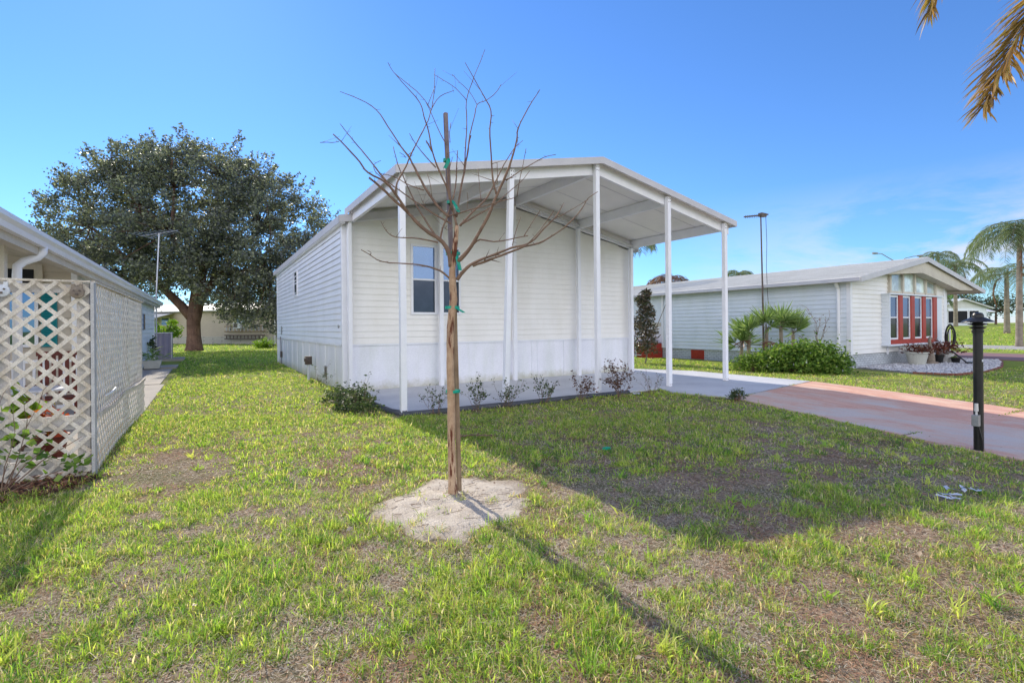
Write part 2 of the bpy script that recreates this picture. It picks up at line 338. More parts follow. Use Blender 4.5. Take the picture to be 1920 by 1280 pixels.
wo=N(nt,'ShaderNodeOutputWorld'); bg=N(nt,'ShaderNodeBackground'); sky=N(nt,'ShaderNodeTexSky')
sky.sky_type='NISHITA'; sky.sun_disc=False; sky.sun_elevation=SUN_EL
sky.sun_rotation=math.atan2(sd.x,sd.y); sky.air_density=1.0; sky.dust_density=0.05; sky.ozone_density=2.0; sky.altitude=0
tc=N(nt,'ShaderNodeTexCoord'); sp=N(nt,'ShaderNodeSeparateXYZ'); nt.links.new(tc.outputs['Generated'],sp.inputs[0])
# clouds low over the horizon on the right
mp=N(nt,'ShaderNodeMapping'); nt.links.new(tc.outputs['Generated'],mp.inputs['Vector']); mp.inputs['Scale'].default_value=(2.2,2.2,7.5)
cn=noise(nt,1.9,8,.62,mp.outputs[0],.3); cr=ramp(nt,cn.outputs['Fac'],[(.42,(0,0,0)),(.58,(1,1,1))])
hz=N(nt,'ShaderNodeMapRange'); hz.inputs['From Min'].default_value=.24; hz.inputs['From Max'].default_value=.06; nt.links.new(sp.outputs[2],hz.inputs['Value'])
dv=N(nt,'ShaderNodeVectorMath',operation='DOT_PRODUCT'); nt.links.new(tc.outputs['Generated'],dv.inputs[0]); dv.inputs[1].default_value=(math.sin(math.radians(95)),math.cos(math.radians(95)),0)
az=N(nt,'ShaderNodeMapRange'); az.inputs['From Min'].default_value=.68; az.inputs['From Max'].default_value=.97; nt.links.new(dv.outputs['Value'],az.inputs['Value'])
m1=N(nt,'ShaderNodeMath',operation='MULTIPLY'); nt.links.new(hz.outputs[0],m1.inputs[0]); nt.links.new(az.outputs[0],m1.inputs[1])
m2=N(nt,'ShaderNodeMath',operation='MULTIPLY'); nt.links.new(m1.outputs[0],m2.inputs[0]); nt.links.new(cr.outputs[0],m2.inputs[1])
skyc=mixc(nt,1.0,sky.outputs[0],(.56,.89,1.34),'MULTIPLY')
skc=mixc(nt,m2.outputs[0],skyc,(6.2,5.9,6.4))
# unseen broken cloud behind the camera, added bright and low to fill shaded walls
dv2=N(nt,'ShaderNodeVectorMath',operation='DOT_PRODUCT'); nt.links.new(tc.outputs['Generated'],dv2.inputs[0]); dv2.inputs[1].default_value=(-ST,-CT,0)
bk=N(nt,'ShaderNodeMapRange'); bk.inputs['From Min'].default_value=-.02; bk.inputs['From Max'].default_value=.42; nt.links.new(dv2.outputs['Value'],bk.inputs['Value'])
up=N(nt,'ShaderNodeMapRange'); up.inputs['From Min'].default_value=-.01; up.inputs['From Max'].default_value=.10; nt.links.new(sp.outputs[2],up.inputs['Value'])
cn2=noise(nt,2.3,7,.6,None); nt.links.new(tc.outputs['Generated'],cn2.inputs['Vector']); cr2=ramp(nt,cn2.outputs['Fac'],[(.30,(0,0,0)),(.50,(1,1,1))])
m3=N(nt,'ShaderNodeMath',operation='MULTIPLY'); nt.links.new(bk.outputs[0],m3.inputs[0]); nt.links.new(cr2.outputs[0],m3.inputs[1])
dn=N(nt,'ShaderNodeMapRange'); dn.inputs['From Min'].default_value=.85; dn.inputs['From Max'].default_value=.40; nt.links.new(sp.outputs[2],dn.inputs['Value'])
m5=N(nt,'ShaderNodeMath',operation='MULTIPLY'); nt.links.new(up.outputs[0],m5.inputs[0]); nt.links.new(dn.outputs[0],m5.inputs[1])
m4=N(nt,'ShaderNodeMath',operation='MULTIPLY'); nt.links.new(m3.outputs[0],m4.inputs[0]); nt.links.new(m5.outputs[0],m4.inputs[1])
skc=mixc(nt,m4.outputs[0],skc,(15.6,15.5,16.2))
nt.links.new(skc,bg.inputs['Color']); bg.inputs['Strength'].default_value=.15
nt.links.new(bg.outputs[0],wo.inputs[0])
scene.view_settings.view_transform='Standard'; scene.view_settings.look='None'; scene.view_settings.exposure=0
scene.render.engine='CYCLES'
scene.cycles.use_denoising=True

# ------------------------------------------------------------------ ground
def axis(stops):
    a=[]
    for (s,e,n) in stops: a+=list(np.linspace(s,e,n,endpoint=False))
    a.append(stops[-1][1]); return np.array(a)
gx=axis([(-1800,-60,6),(-60,-6,12),(-6,16,75),(16,80,60),(80,140,10),(140,1800,6)])
gy=axis([(-1800,-60,6),(-60,-2,20),(-2,14,60),(14,80,45),(80,140,8),(140,1800,6)])
X,Y=np.meshgrid(gx,gy); Z=terr(X,Y)+ (vnoise(X,Y,1.7,3)-.5)*.03*((np.abs(X-4)<14)&(np.abs(Y-6)<14))*(1-((X>2.4)&(X<14)&(Y>5)).astype(float))
Z=np.where((X>8)&(X<14),np.minimum(Z,terr(X,Y)-.004),Z)
nx,ny=len(gx),len(gy); idx=np.arange(nx*ny).reshape(ny,nx)
Q=np.stack([idx[:-1,:-1],idx[:-1,1:],idx[1:,1:],idx[1:,:-1]],-1).reshape(-1,4)
o=np_mesh('lawn',np.stack([X,Y,Z],-1).reshape(-1,3),Q,np.zeros((0,3),int),M['ground']); tag(o,kind='structure')

def sheet(name, outline, z, m, thick=.1, n=None):
    """paved sheet following the terrain; outline = list of (x,y); quads only along strips"""
    mb=MB(); k=len(outline); top=[(x,y,float(terr(x,y))+z) for x,y in outline]; bot=[(x,y,zz-thick) for x,y,zz in top]
    mb.add(top+bot,[tuple(range(k))]+[(i,i+k,(i+1)%k+k,(i+1)%k) for i in range(k)])
    return tag(mb.build(name,m),kind='structure')
def strip(name, L, R, z, m, steps=1):
    mb=MB(); vs=[];fs=[]
    def fine(P):
        q=[]
        for a,b in zip(P[:-1],P[1:]):
            k=max(1,int(abs(b[1]-a[1])/.8)); q+=[(a[0]+(b[0]-a[0])*i/k,a[1]+(b[1]-a[1])*i/k) for i in range(k)]
        return q+[P[-1]]
    if name!='red_driveway': L,R=fine(L),fine(R)
    for (a,b) in zip(L,R): vs+=[(a[0],a[1],float(terr(*a))+z),(b[0],b[1],float(terr(*b))+z)]
    n=len(L)
    for i in range(n-1): fs.append((2*i,2*i+1,2*i+3,2*i+2))
    k=len(vs); vs+= [(x,y,zz-.12) for x,y,zz in vs]
    for i in range(n-1):
        fs.append((2*i,2*i+2,2*i+2+k,2*i+k)); fs.append((2*i+1,2*i+1+k,2*i+3+k,2*i+3))
    fs.append((0,k,k+1,1)); fs.append((2*n-2,2*n-1,2*n-1+k,2*n-2+k))
    mb.add(vs,fs); return tag(mb.build(name,m),kind='structure')
# carport slab
mb=MB(); mb.prism([(2.8,8.25,.03),(2.95,8.1,.03),(9.0,8.1,.03),(9.0,12.0,.03),(2.8,12.0,.03)],(0,0,-.14))
tag(mb.build('carport_slab',M['concrete']),kind='structure')
mb=MB(); mb.prism([(9.006,8.1,.03),(8.75,7.5,.026),(9.12,6.25,.024),(13.3,6.9,.024),(13.25,10.6,.03),(12.3,12.3,.03),(9.006,12.0,.03)],(0,0,-.14))
tag(mb.build('concrete_apron',M['concrete']),kind='structure')
def dl(t): return [(9.12,6.244),(9.0,5.4),(8.75,4.4),(8.45,3.3),(8.2,2.4),(8.15,1.4),(8.1,0),(8.1,-3),(8.1,-7)][t]
def dr(t): return [(13.3,6.894),(13.3,5.4),(13.3,4.4),(13.3,3.3),(13.3,2.4),(13.3,1.4),(13.35,0),(13.4,-3),(13.5,-7)][t]
strip('red_driveway',[dl(i) for i in range(9)],[dr(i) for i in range(9)],.024,M['drive'])
# joints in the driveway: thin dirt-filled grooves laid 4 mm proud
mb=MB()
def groove(p,q,w=.02):
    n=7
    for i in range(n):
        a=Vector((p[0]+(q[0]-p[0])*i/n,p[1]+(q[1]-p[1])*i/n,0)); b=Vector((p[0]+(q[0]-p[0])*(i+1)/n,p[1]+(q[1]-p[1])*(i+1)/n,0))
        d=(b-a).normalized(); s=Vector((-d.y,d.x,0))
        ww=w*random.uniform(.3,1.1)
        P=[a-s*ww/2,b-s*ww/2,b+s*ww/2,a+s*ww/2]
        mb.poly([(x.x,x.y,float(terr(x.x,x.y))+.030) for x in P])
groove((8.35,3.1),(13.3,2.95),.035); groove((9.12,6.235),(13.3,6.885),.02); groove((11.05,6.4),(10.7,-3),.012)
tag(mb.build('driveway_joints',M['joint']),kind='structure')
mb=MB(); 
for i,(x,y) in enumerate([(10.9,3.02),(11.3,3.0),(10.2,3.06),(12.2,2.98)]):
    pass
# side path along the left house
mb=MB(); mb.prism([(-2.2,10.6,.02),(-1.0,10.6,.02),(-1.02,16.4,.02),(-2.2,16.4,.02)],(0,0,-.1)); mb.prism([(-2.2,16.45,.03),(-1.12,16.45,.03),(-1.15,22.6,.03),(-2.2,22.6,.03)],(0,0,-.1))
mb.prism([(-2.2,23.0,.06),(-1.05,23.0,.06),(-1.05,24.6,.06),(-2.2,24.6,.06)],(0,0,-.14))
tag(mb.build('side_path',M['path']),kind='structure')
mb=MB(); mb.prism([(-7,6.85,.015),(-1.2,6.85,.015),(-1.2,12.6,.015),(-7,12.6,.015)],(0,0,-.1)); tag(mb.build('patio_floor',M['path']),kind='structure')
mb=MB()
pts=[]
for k in range(28):
    a=2*PI*k/28; r=1+.14*math.sin(3*a+1)+.1*math.sin(7*a)
    pts.append((-1.95+.92*r*math.cos(a),6.35+.55*r*math.sin(a),.012+.02*random.random()))
mb.add(pts+[(-1.95,6.35,.06)],[(i,(i+1)%28,28) for i in range(28)]); tag(mb.build('mulch_bed',M['mulch']),kind='structure')
# sandy planting circle round the young tree
vs=[];fs=[];R_=14;K=48
for i in range(R_+1):
    for k in range(K):
        a=2*PI*k/K; e=1+.13*math.sin(2*a+.6)+.08*math.sin(5*a)+.05*math.sin(9*a)
        e+=.22*(float(vnoise(math.cos(a)*4,math.sin(a)*4,.45,3))-.5)*(i/R_)**2; r=i/R_*1.26; x=1.80+.77*e*r*math.cos(a); y=3.83+.80*e*r*math.sin(a)
        z=.016*(1-r**2)+.022*(vnoise(x,y,.05,2)-.5)+.035*(vnoise(x,y,.16,8)-.5)+.022-.045*r**4
        vs.append((x,y,float(z)))
for i in range(R_):
    for k in range(K): fs.append((i*K+k,i*K+(k+1)%K,(i+1)*K+(k+1)%K,(i+1)*K+k))
tag(MB().add(vs,fs).build('sandy_soil_patch',M['sand'],smooth=True),kind='structure')
# beyond the right house: its drive, the far path
def hz_strip(name,pts,z,m): 
    L=[p[0] for p in pts]; R=[p[1] for p in pts]; return strip(name,L,R,z,m)
hz_strip('neighbour_drive',[((26.4,-10),(32.0,-10)),((26.4,2),(32.0,2)),((26.8,12),(32.0,12)),((26.8,24),(32.0,24))],.03,M['purpledrive'])
hz_strip('far_path',[((36.6,-30),(42.2,-30)),((36.8,0),(42.6,0)),((37,20),(43.0,20)),((37.5,60),(43.4,60))],.03,M['road'])

# ------------------------------------------------------------------ siding
def laps(mb, axis_, fixed, out, a0, a1, z0, z1, expo=.146, rng_=None, seams=True, prot=.026, lip=.007, seed=1):
    """lap siding: every course a sloped board; axis_ 'x' = wall runs in x at y=fixed, out = outward sign"""
    rd=random.Random(seed); z=z0
    while z<z1-1e-6:
        zt=min(z+expo,z1)
        if rng_: 
            lo0,hi0=rng_(z); lo1,hi1=rng_(zt)
            if hi0-lo0<.02: break
            if hi1<lo1: lo1=hi1=(lo0+hi0)/2
        else: lo0,hi0,lo1,hi1=a0,a1,a0,a1
        cuts=[0]
        if seams:
            t=rd.uniform(.15,.6)
            while t<1: cuts.append(t); t+=3.66/max(hi0-lo0,.1)*rd.uniform(.8,1.2)
        cuts.append(1)
        for i in range(len(cuts)-1):
            s,e=cuts[i],cuts[i+1]; pr=prot+(.003 if i%2 else 0)
            b0=lo0+(hi0-lo0)*s; b1=lo0+(hi0-lo0)*e; t0=lo1+(hi1-lo1)*s; t1=lo1+(hi1-lo1)*e
            lp_=lip; P=[(b0,-.006,z+lp_*2),(b1,-.006,z+lp_*2),(b1,pr,z-lp_),(b0,pr,z-lp_),(b1,pr,z+(zt-z)*.12),(b0,pr,z+(zt-z)*.12),(t1,.002,zt),(t0,.002,zt)]
            if axis_=='x': V=[(a,fixed+out*b,c) for a,b,c in P]
            else: V=[(fixed+out*b,a,c) for a,b,c in P]
            mb.add(V,[(0,1,2,3),(3,2,4,5),(5,4,6,7),(3,5,0),(1,4,2),(5,7,0),(1,6,4)])
        z=zt
    return mb

# ------------------------------------------------------------------ main white house
HX0,HX1,HY0,HY1=2.65,11.7,11.75,24.3; RX=7.2; EZ=4.0; RZ=4.88
house=thing('manufactured_house','long white house with lap siding and flat white skirting behind the carport','house',(HX0,HY0,0))
def gable(z):   # x range of the gable wall at height z
    if z<=EZ-.06: return (HX0,HX1)
    t=(z-(EZ-.06))/(RZ-EZ); return (HX0+(RX-HX0)*t, HX1-(HX1-RX)*t)
mb=MB(); laps(mb,'x',HY0,-1,HX0,HX1,1.12,4.8,rng_=gable,seed=3,prot=.019,lip=.003)
mb.box(HX0+.02,HX1-.02,HY0+.01,HY0+.1,1.1,EZ-.1); mb.build('front_siding',M['siding'],house)
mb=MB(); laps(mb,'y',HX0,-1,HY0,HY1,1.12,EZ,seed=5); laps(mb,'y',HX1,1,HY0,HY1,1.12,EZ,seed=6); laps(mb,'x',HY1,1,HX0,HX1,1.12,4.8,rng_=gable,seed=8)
mb.box(HX0+.01,HX0+.1,HY0+.12,HY1-.02,1.1,EZ-.02); mb.build('side_siding',M['siding_skytint'],house)
mb=MB(); mb.box(HX0+.012,HX1-.012,HY0+.012,HY1-.012,-.15,1.10)
mb.build('skirting',M['skirt'],house)
mb=MB()
for y in np.arange(HY0+.9,HY1,1.22): mb.box(HX0-.006,HX0+.012,y-.03,y+.03,0,1.07)
for x in (7.85,8.05,9.0): mb.box(x-.012,x+.012,HY0-.006,HY0+.012,.03,1.07)
mb.box(HX0-.03,HX0+.012,HY0+.05,HY1,1.075,1.118); mb.box(HX0+.05,HX1-.05,HY0-.02,HY0+.012,1.078,1.118)
mb.box(7.87,8.03,HY0-.004,HY0+.012,.05,1.0) if 0 else None
mb.build('skirting_trim',M['skirt'],house)
for (x,y,sx,sy) in ((HX0,HY0,-1,-1),(HX1,HY0,1,-1),(HX0,HY1,-1,1)):
    mb=MB(); mb.box(min(x+sx*.03,x-sx*.09),max(x+sx*.03,x-sx*.09),min(y+sy*.03,y-sy*.09),max(y+sy*.03,y-sy*.09),-.02,EZ-.03)
    mb.build('corner_trim',M['white'],house,bevel=.006)
mb=MB()   # roof
E0=HX0-.12; E1=HX1+.12; zt=EZ+.02; y0=HY0-.28; y1=HY1+.25
mb.prism([(E0,y0,zt-.07),(RX,y0,RZ+.0),(E1,y0,zt-.07),(E1,y0,zt-.01),(RX,y0,RZ+.07),(E0,y0,zt-.01)],(0,y1-y0,0))
mb.build('roof',M['roof_white'],house)
mb=MB(); mb.box(E0-.02,E0,y0-.02,y1,zt-.16,zt+.01); mb.box(E1,E1+.02,y0,y1,zt-.16,zt+.01)
mb.prism([(E0-.02,y0-.022,zt-.16),(RX,y0-.022,RZ-.09),(RX,y0-.022,RZ+.075),(E0-.02,y0-.022,zt+.01)],(0,.02,0))
mb.build('fascia',M['fascia'],house)
mb=MB(); mb.box(E0,HX0,y0,y1,zt-.16,zt-.13); mb.build('soffit',M['white'],house)
# front window
wn=MB(); 
def frame(mb,axis_,f,out,a0,a1,z0,z1,w=.05,d=.035):
    for (b0,b1,c0,c1) in ((a0,a1,z1-w,z1),(a0,a1,z0,z0+w),(a0,a0+w,z0+w,z1-w),(a1-w,a1,z0+w,z1-w)):
        lo,hi=sorted((f,f+out*d))
        if axis_=='x': mb.box(b0,b1,lo,hi,c0,c1)
        else: mb.box(lo,hi,b0,b1,c0,c1)
def window(parent,axis_,f,out,panes,z0,z1,rail=True,fm='white',gm='glass',d=.05,name='window',w=.05):
    a0=panes[0][0]; a1=panes[-1][1]
    fr=MB()
    for (p0,p1) in panes:
        frame(fr,axis_,f,out,p0,p1,z0,z1,w,d)
        if rail:
            zm=(z0+z1)/2; lo,hi=sorted((f,f+out*(d-.01)))
            if axis_=='x': fr.box(p0+w,p1-w,lo,hi,zm-.02,zm+.02)
            else: fr.box(lo,hi,p0+w,p1-w,zm-.02,zm+.02)
    wo_=fr.build(name,M[fm],parent)
    wo_['_o']=tuple(parent['_o'] if '_o' in parent else parent.location)
    gl=MB()
    for (p0,p1) in panes:
        lo,hi=sorted((f,f+out*(d-.022)))
        if axis_=='x': gl.box(p0+w-.004,p1-w+.004,lo,hi,z0+w-.004,z1-w+.004)
        else: gl.box(lo,hi,p0+w-.004,p1-w+.004,z0+w-.004,z1-w+.004)
    if gm=='glass':
        gl=MB(); lw=MB(); zm=(z0+z1)/2
        for (p0,p1) in panes:
            lo,hi=sorted((f,f+out*(d-.022)))
            for g_,a_,b_ in ((gl,zm,z1-w+.004),(lw,z0+w-.004,zm-.001)):
                if axis_=='x': g_.box(p0+w-.004,p1-w+.004,lo,hi,a_,b_)
                else: g_.box(lo,hi,p0+w-.004,p1-w+.004,a_,b_)
        lw.build('lower_pane',M['glass_lower'],wo_)
    gl.build('pane',M[gm],wo_)
    return wo_
window(house,'x',HY0,-1,[(4.27,4.95),(4.95,5.62)],1.82,3.56,w=.055)
window(house,'y',HX0,-1,[(18.35,19.1)],2.62,3.5,gm='glass_dark')
mb=MB(); mb.box(HX0-.012,HX0+.01,13.68,13.9,.22,.50); vt=mb.build('vent',M['grey'],house)
mb=MB()
for k in range(6): mb.box(HX0-.022,HX0-.012,13.70,13.88,.245+k*.04,.262+k*.04)
vt['_o']=tuple(house.location); mb.build('louvre',M['darkmetal'],vt)
mb=MB(); mb.box(HX0-.035,HX0+.0,12.1,12.16,1.5,1.58); mb.build('wall_outlet',M['grey'],house)
mb=MB(); mb.box(HX0-.035,HX0,22.6,22.9,1.25,1.6)
mb.build('wall_outlet',M['grey'],house)
mb=MB(); mb.tube([(HX0-.05,22.9,1.15),(HX0-.06,22.7,.9),(HX0-.05,22.75,.4),(HX0-.05,22.7,.02)],.015); mb.box(HX0-.09,HX0-.02,22.62,22.76,.3,.55); mb.build('utility_cable',M['darkmetal'],house)
# riser pipe
ub=thing('utility_riser','grey utility box on a short white pipe beside the skirting','utility box',(2.45,15.2,0))
mb=MB(); mb.tube([(2.45,15.2,-.02),(2.45,15.2,.46)],.035,12); mb.build('pipe',M['plastic'],ub)
mb=MB(); mb.box(2.36,2.54,15.13,15.27,.46,.70); mb.box(2.33,2.42,15.08,15.22,.55,.66); mb.tube([(2.45,15.05,.58),(2.45,15.3,.58)],.05,12); mb.build('meter_box',M['darkmetal'],ub,bevel=.01)

# ------------------------------------------------------------------ carport
CX0,CX1,CR=2.72,11.95,7.3; CY0,CY1=8.1,11.72; CE=4.22; CZ=5.13
cp=thing('carport','large white gabled carport with tall square posts over a concrete slab','carport',(CR,8.3,0))
def cz(x): return CE+(CZ-CE)*(1-abs(x-CR)/((CR-CX0) if x<CR else (CX1-CR)))
mb=MB(); t=.07
mb.prism([(CX0,CY0,cz(CX0)-t),(CR,CY0,cz(CR)-t),(CX1,CY0,cz(CX1)-t),(CX1,CY0,cz(CX1)),(CR,CY0,cz(CR)),(CX0,CY0,cz(CX0))],(0,CY1-CY0,0))
mb.build('roof',M['ceiling'],cp)
mb=MB(); tb=.13
mb.prism([(CX0-.02,CY0-.025,cz(CX0)-tb),(CR,CY0-.025,CZ-tb),(CX1+.02,CY0-.025,cz(CX1)-tb),(CX1+.02,CY0-.025,cz(CX1)+.015),(CR,CY0-.025,CZ+.015),(CX0-.02,CY0-.025,cz(CX0)+.015)],(0,.024,0))
mb.box(CX0-.025,CX0-.002,CY0,CY1,CE-tb,CE+.012); mb.box(CX1+.002,CX1+.025,CY0,CY1,CE-tb,CE+.012)
mb.build('fascia',M['fascia'],cp)
PX=[2.84,5.04,7.21,9.46,11.62]; BH=.25
def slopebeam(y0_,y1_,xa,xb):
    m_=MB(); a=cz(xa)-t-.002; b=cz(xb)-t-.002
    m_.prism([(xa,y0_,a-BH),(xb,y0_,b-BH),(xb,y0_,b),(xa,y0_,a)],(0,y1_-y0_,0)); return m_
for (a,b) in ((CX0+.06,CR),(CR,CX1-.06)):
    slopebeam(8.27,8.33,a,b).build('front_beam',M['white'],cp)
    slopebeam(11.60,11.66,a,b).build('back_beam',M['white'],cp)
for i,x in enumerate(PX):
    mb=MB(); z=cz(x)-t-.004; mb.box(x-.035,x+.035,8.335,11.595,z-BH+.005,z); mb.build('rafter',M['white'],cp)
mb=MB()
for y in (9.1,10.3): 
    for (a,b) in ((CX0+.1,CR-.04),(CR+.04,CX1-.1)):
        mb.bar((a,y,cz(a)-t-.004),(b,y,cz(b)-t-.004),.012,.006)
mb.build('ceiling_seam',M['fascia'],cp)
lean={5.04:(-.17,0),2.84:(0,0)}
for i,x in enumerate(PX):
    for back in (0,1):
        yc=8.21 if not back else 11.56
        if back and i==0: continue
        xx=x-(.04 if back else 0)
        z1=cz(x)-.12 if not back else cz(x)-t-BH
        dx=lean.get(x,(0,0))[0] if not back else 0
        s=.052
        m_=MB(); m_.add([(xx+dx-s,yc-s,.025),(xx+dx+s,yc-s,.025),(xx+dx+s,yc+s,.025),(xx+dx-s,yc+s,.025),(xx-s,yc-s,z1),(xx+s,yc-s,z1),(xx+s,yc+s,z1),(xx-s,yc+s,z1)],
            [(0,3,2,1),(4,5,6,7),(0,1,5,4),(1,2,6,5),(2,3,7,6),(3,0,4,7)])
        p_=m_.build('post',M['white'],cp,bevel=.006); p_['_o']=tuple(cp.location)
        if not back:
            bl=[(xx+ox,zz) for zz in ((z1-.06,z1-.13) if i else ()) for ox in (-.025,.025)]+[(xx+dx+ox,.08) for ox in (-.03,.03)]
            MB().box(xx+dx-.075,xx+dx+.075,yc-.065,yc+.065,.031,.037).build('base_plate',M['alu'],p_)
            for bx_,bz_ in bl: MB().tube([(bx_,yc-s-.006,bz_),(bx_,yc-s+.004,bz_)],.010,8).build('bolt',M['darkmetal'],p_)
mb=MB(); mb.box(2.72,2.80,11.50,11.66,.02,4.0); p_=mb.build('post',M['white'],cp,bevel=.005)
# dark edging along the slab
ed=MB(); ed.tube([(2.72,10.0,.02),(2.70,9.2,.03),(2.72,8.5,.03),(2.86,8.08,.03),(3.4,8.0,.035),(4.4,8.0,.035),(5.2,7.99,.03),(6.2,8.0,.035),(7.2,7.98,.03),(7.9,8.0,.02)],.055,10)
tag(ed.build('garden_edging',M['rope'],smooth=True),'dark rounded edging running along the front of the carport slab','edging')
# ------------------------------------------------------------------ right-hand neighbour's house
NX0,NX1,NY0,NY1=18.0,25.8,8.1,24.5; NR=22.8; NEZ=2.93; NRZ=3.9; RXE=28.7; NFY=7.62
nb=thing('manufactured_house','pale single storey house with red framed bay window and painted brick base','house',(NX0,NY0,0))
def nroof(x): return 2.97+(3.92-2.97)*(x-17.68)/(NR-17.68) if x<NR else 3.92-(3.92-2.88)*(x-NR)/(RXE-NR)
def ngab(z):
    if z<=NEZ: return (NX0,NX1)
    a=17.68+(z+.10-2.97)/(3.92-2.97)*(NR-17.68); b=NR+(3.92-.10-z)/(3.92-2.88)*(RXE-NR)
    return (max(NX0,a),min(NX1,b))
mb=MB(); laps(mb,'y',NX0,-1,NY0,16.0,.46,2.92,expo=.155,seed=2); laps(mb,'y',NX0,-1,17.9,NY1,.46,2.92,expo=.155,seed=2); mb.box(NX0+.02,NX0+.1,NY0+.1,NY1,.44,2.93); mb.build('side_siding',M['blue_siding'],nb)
mb=MB(); laps(mb,'x',NY0,-1,NX0,NX1,.48,3.7,expo=.155,rng_=ngab,seed=4,seams=False); mb.build('front_siding',M['siding'],nb)
mb=MB(); mb.box(NX0+.02,NX1-.02,NY0+.03,NY1-.02,-.1,.47); mb.box(NX0+.12,NX1-.02,NY0+.05,NY1-.02,.47,2.9); mb.build('brick_base',M['brick'],nb)
mb=MB(); mb.box(NX0-.03,NX0+.1,NY0-.035,NY0+.09,.46,2.9); mb.build('corner_trim',M['white'],nb)
mb=MB(); mb.box(NX1-.09,NX1+.03,NY0-.035,NY0+.09,.46,3.25); mb.build('corner_trim',M['white'],nb)
# roof: ribbed metal panels
mb=MB(); tt=.10
mb.prism([(17.68,NFY,nroof(17.68)-tt),(NR,NFY,3.92-tt),(RXE,NFY,2.88-tt),(RXE,NFY,2.88),(NR,NFY,3.92),(17.68,NFY,nroof(17.68))],(0,NY1+.3-NFY,0))
k=0
for x in np.arange(17.95,RXE-.2,.30):
    if abs(x-NR)<.12: continue
    mb.bar((x,NFY,nroof(x)+.012),(x,NY1+.3,nroof(x)+.02),.045,.07)
for s in (-1,1): mb.bar((NR+s*.09,NFY,3.92+.005),(NR+s*.09,NY1+.3,3.925),.2,.02,up=(s*.18,0,1))
mb.build('roof',M['metal_roof'],nb)
mb=MB()   # rake fascia and eave gutter
y=NFY-.02
mb.prism([(17.64,y,nroof(17.68)-.15),(NR,y,3.92-.15),(RXE+.04,y,2.88-.15),(RXE+.04,y,2.90),(NR,y,3.945),(17.64,y,2.99)],(0,.018,0))
mb.box(17.56,17.677,NFY,NY1+.3,2.85,2.97); mb.box(RXE+.002,RXE+.1,NFY,NY1+.3,2.76,2.88)
mb.build('fascia',M['fascia'],nb)
mb=MB(); y=NFY+.08   # deep cream gable board
mb.prism([(18.3,y,nroof(18.3)-.12),(NR,y,3.80),(27.6,y,nroof(27.6)-.12),(27.6,y,nroof(27.6)-.22),(26.2,y,nroof(26.2)-.50),(NR-.15,y,3.34),(NR-.4,y,3.34),(19.6,y,nroof(19.6)-.17)],(0,.06,0))
mb.build('gable_board',M['cream'],nb)
mb=MB(); y0=NFY+.142; y1=NY0+.02
mb.prism([(NR-.15,y0,3.345),(26.2,y0,nroof(26.2)-.49),(26.2,y0,nroof(26.2)-.46),(NR-.15,y0,3.375)],(0,y1-y0,0))
mb.prism([(17.69,y0,2.84),(NX0+1.6,y0,nroof(19.6)-.15),(NX0+1.6,y0,nroof(19.6)-.12),(17.69,y0,2.87)],(0,NY1-y0,0))
mb.build('soffit',M['cream'],nb)
# transom windows under the gable
tr=MB(); tg=MB()
xs=[20.75,21.78,22.80,23.78,24.72]
def ttop(x): return 3.21+(3.33-3.21)*(x-20.75)/1.9 if x<22.65 else 3.33-(x-22.65)*.165
for i in range(4):
    a,b=xs[i]+.06,xs[i+1]-.06
    tg.prism([(a,NY0-.03,2.66),(b,NY0-.03,2.66),(b,NY0-.03,ttop(b)),(a,NY0-.03,ttop(a))],(0,.02,0))
    tr.box(a,b,NY0-.06,NY0+.02,2.58,2.66)
for x in xs: tr.box(x-.06,x+.06,NY0-.10,NY0+.02,2.55,ttop(x)+.04)
tr.box(20.6,24.9,NY0-.09,NY0+.02,2.52,2.575)
tf=tr.build('transom_window',M['cream'],nb); tf['_o']=tuple(nb.location); tg.build('pane',M['glass_pale'],tf)
# bay window
BX0,BX1,BYF=20.20,24.27,7.82; BZ0,BZ1=.76,2.50
mb=MB(); mb.box(BX0,BX0+.05,BYF+.01,NY0,BZ0,BZ1); mb.box(BX1,BX1+.5,BYF+.03,NY0,BZ0,BZ1)
mb.box(BX0-.04,BX1+.54,BYF-.03,NY0,BZ1,BZ1+.05); mb.box(BX0-.04,BX1+.54,BYF-.03,NY0,BZ0-.06,BZ0)
mb.box(BX0+.05,BX1,BYF+.12,NY0,BZ0,BZ1)
for z in np.arange(BZ0+.05,BZ1,.11): mb.box(BX0-.012,BX0+.001,BYF+.06,NY0-.02,z,z+.05)
mb.build('bay_casing',M['blue_siding'],nb,bevel=.006)
win_w=.68; red_w=.31; x=BX0+.055
rp=MB(); rp.box(BX0+.06,BX1-.02,BYF+.03,BYF+.119,BZ0+.002,BZ0+.16)
for i in range(4):
    window(nb,'x',BYF+.118,-1,[(x,x+win_w)],BZ0+.165,BZ1-.02,gm='glass',d=.07,w=.06)
    x+=win_w
    r=red_w if i<3 else .36
    rp.box(x+.005,min(x+r-.005,BX1-.01),BYF+.01,BYF+.119,BZ0+.161,BZ1-.002); x+=r
rp.build('red_mullion',M['red'],nb,bevel=.006)
for (x0,x1) in ((20.55,20.62),(21.5,21.55),(22.6,22.65),(23.7,23.75)):
    mb=MB(); mb.box(x0,x1,NY0-.06,NY0-.02,.40,.69); mb.build('bay_bracket',M['white'],nb)
# foundation vents
for (a,b) in ((13.75,14.4),(8.75,9.35)):
    mb=MB(); mb.box(NX0-.012,NX0+.03,a,b,.03,.42)
    for k in range(6): mb.box(NX0-.028,NX0-.012,a+.02,b-.02,.055+k*.06,.085+k*.06)
    mb.build('vent',M['red'],nb)
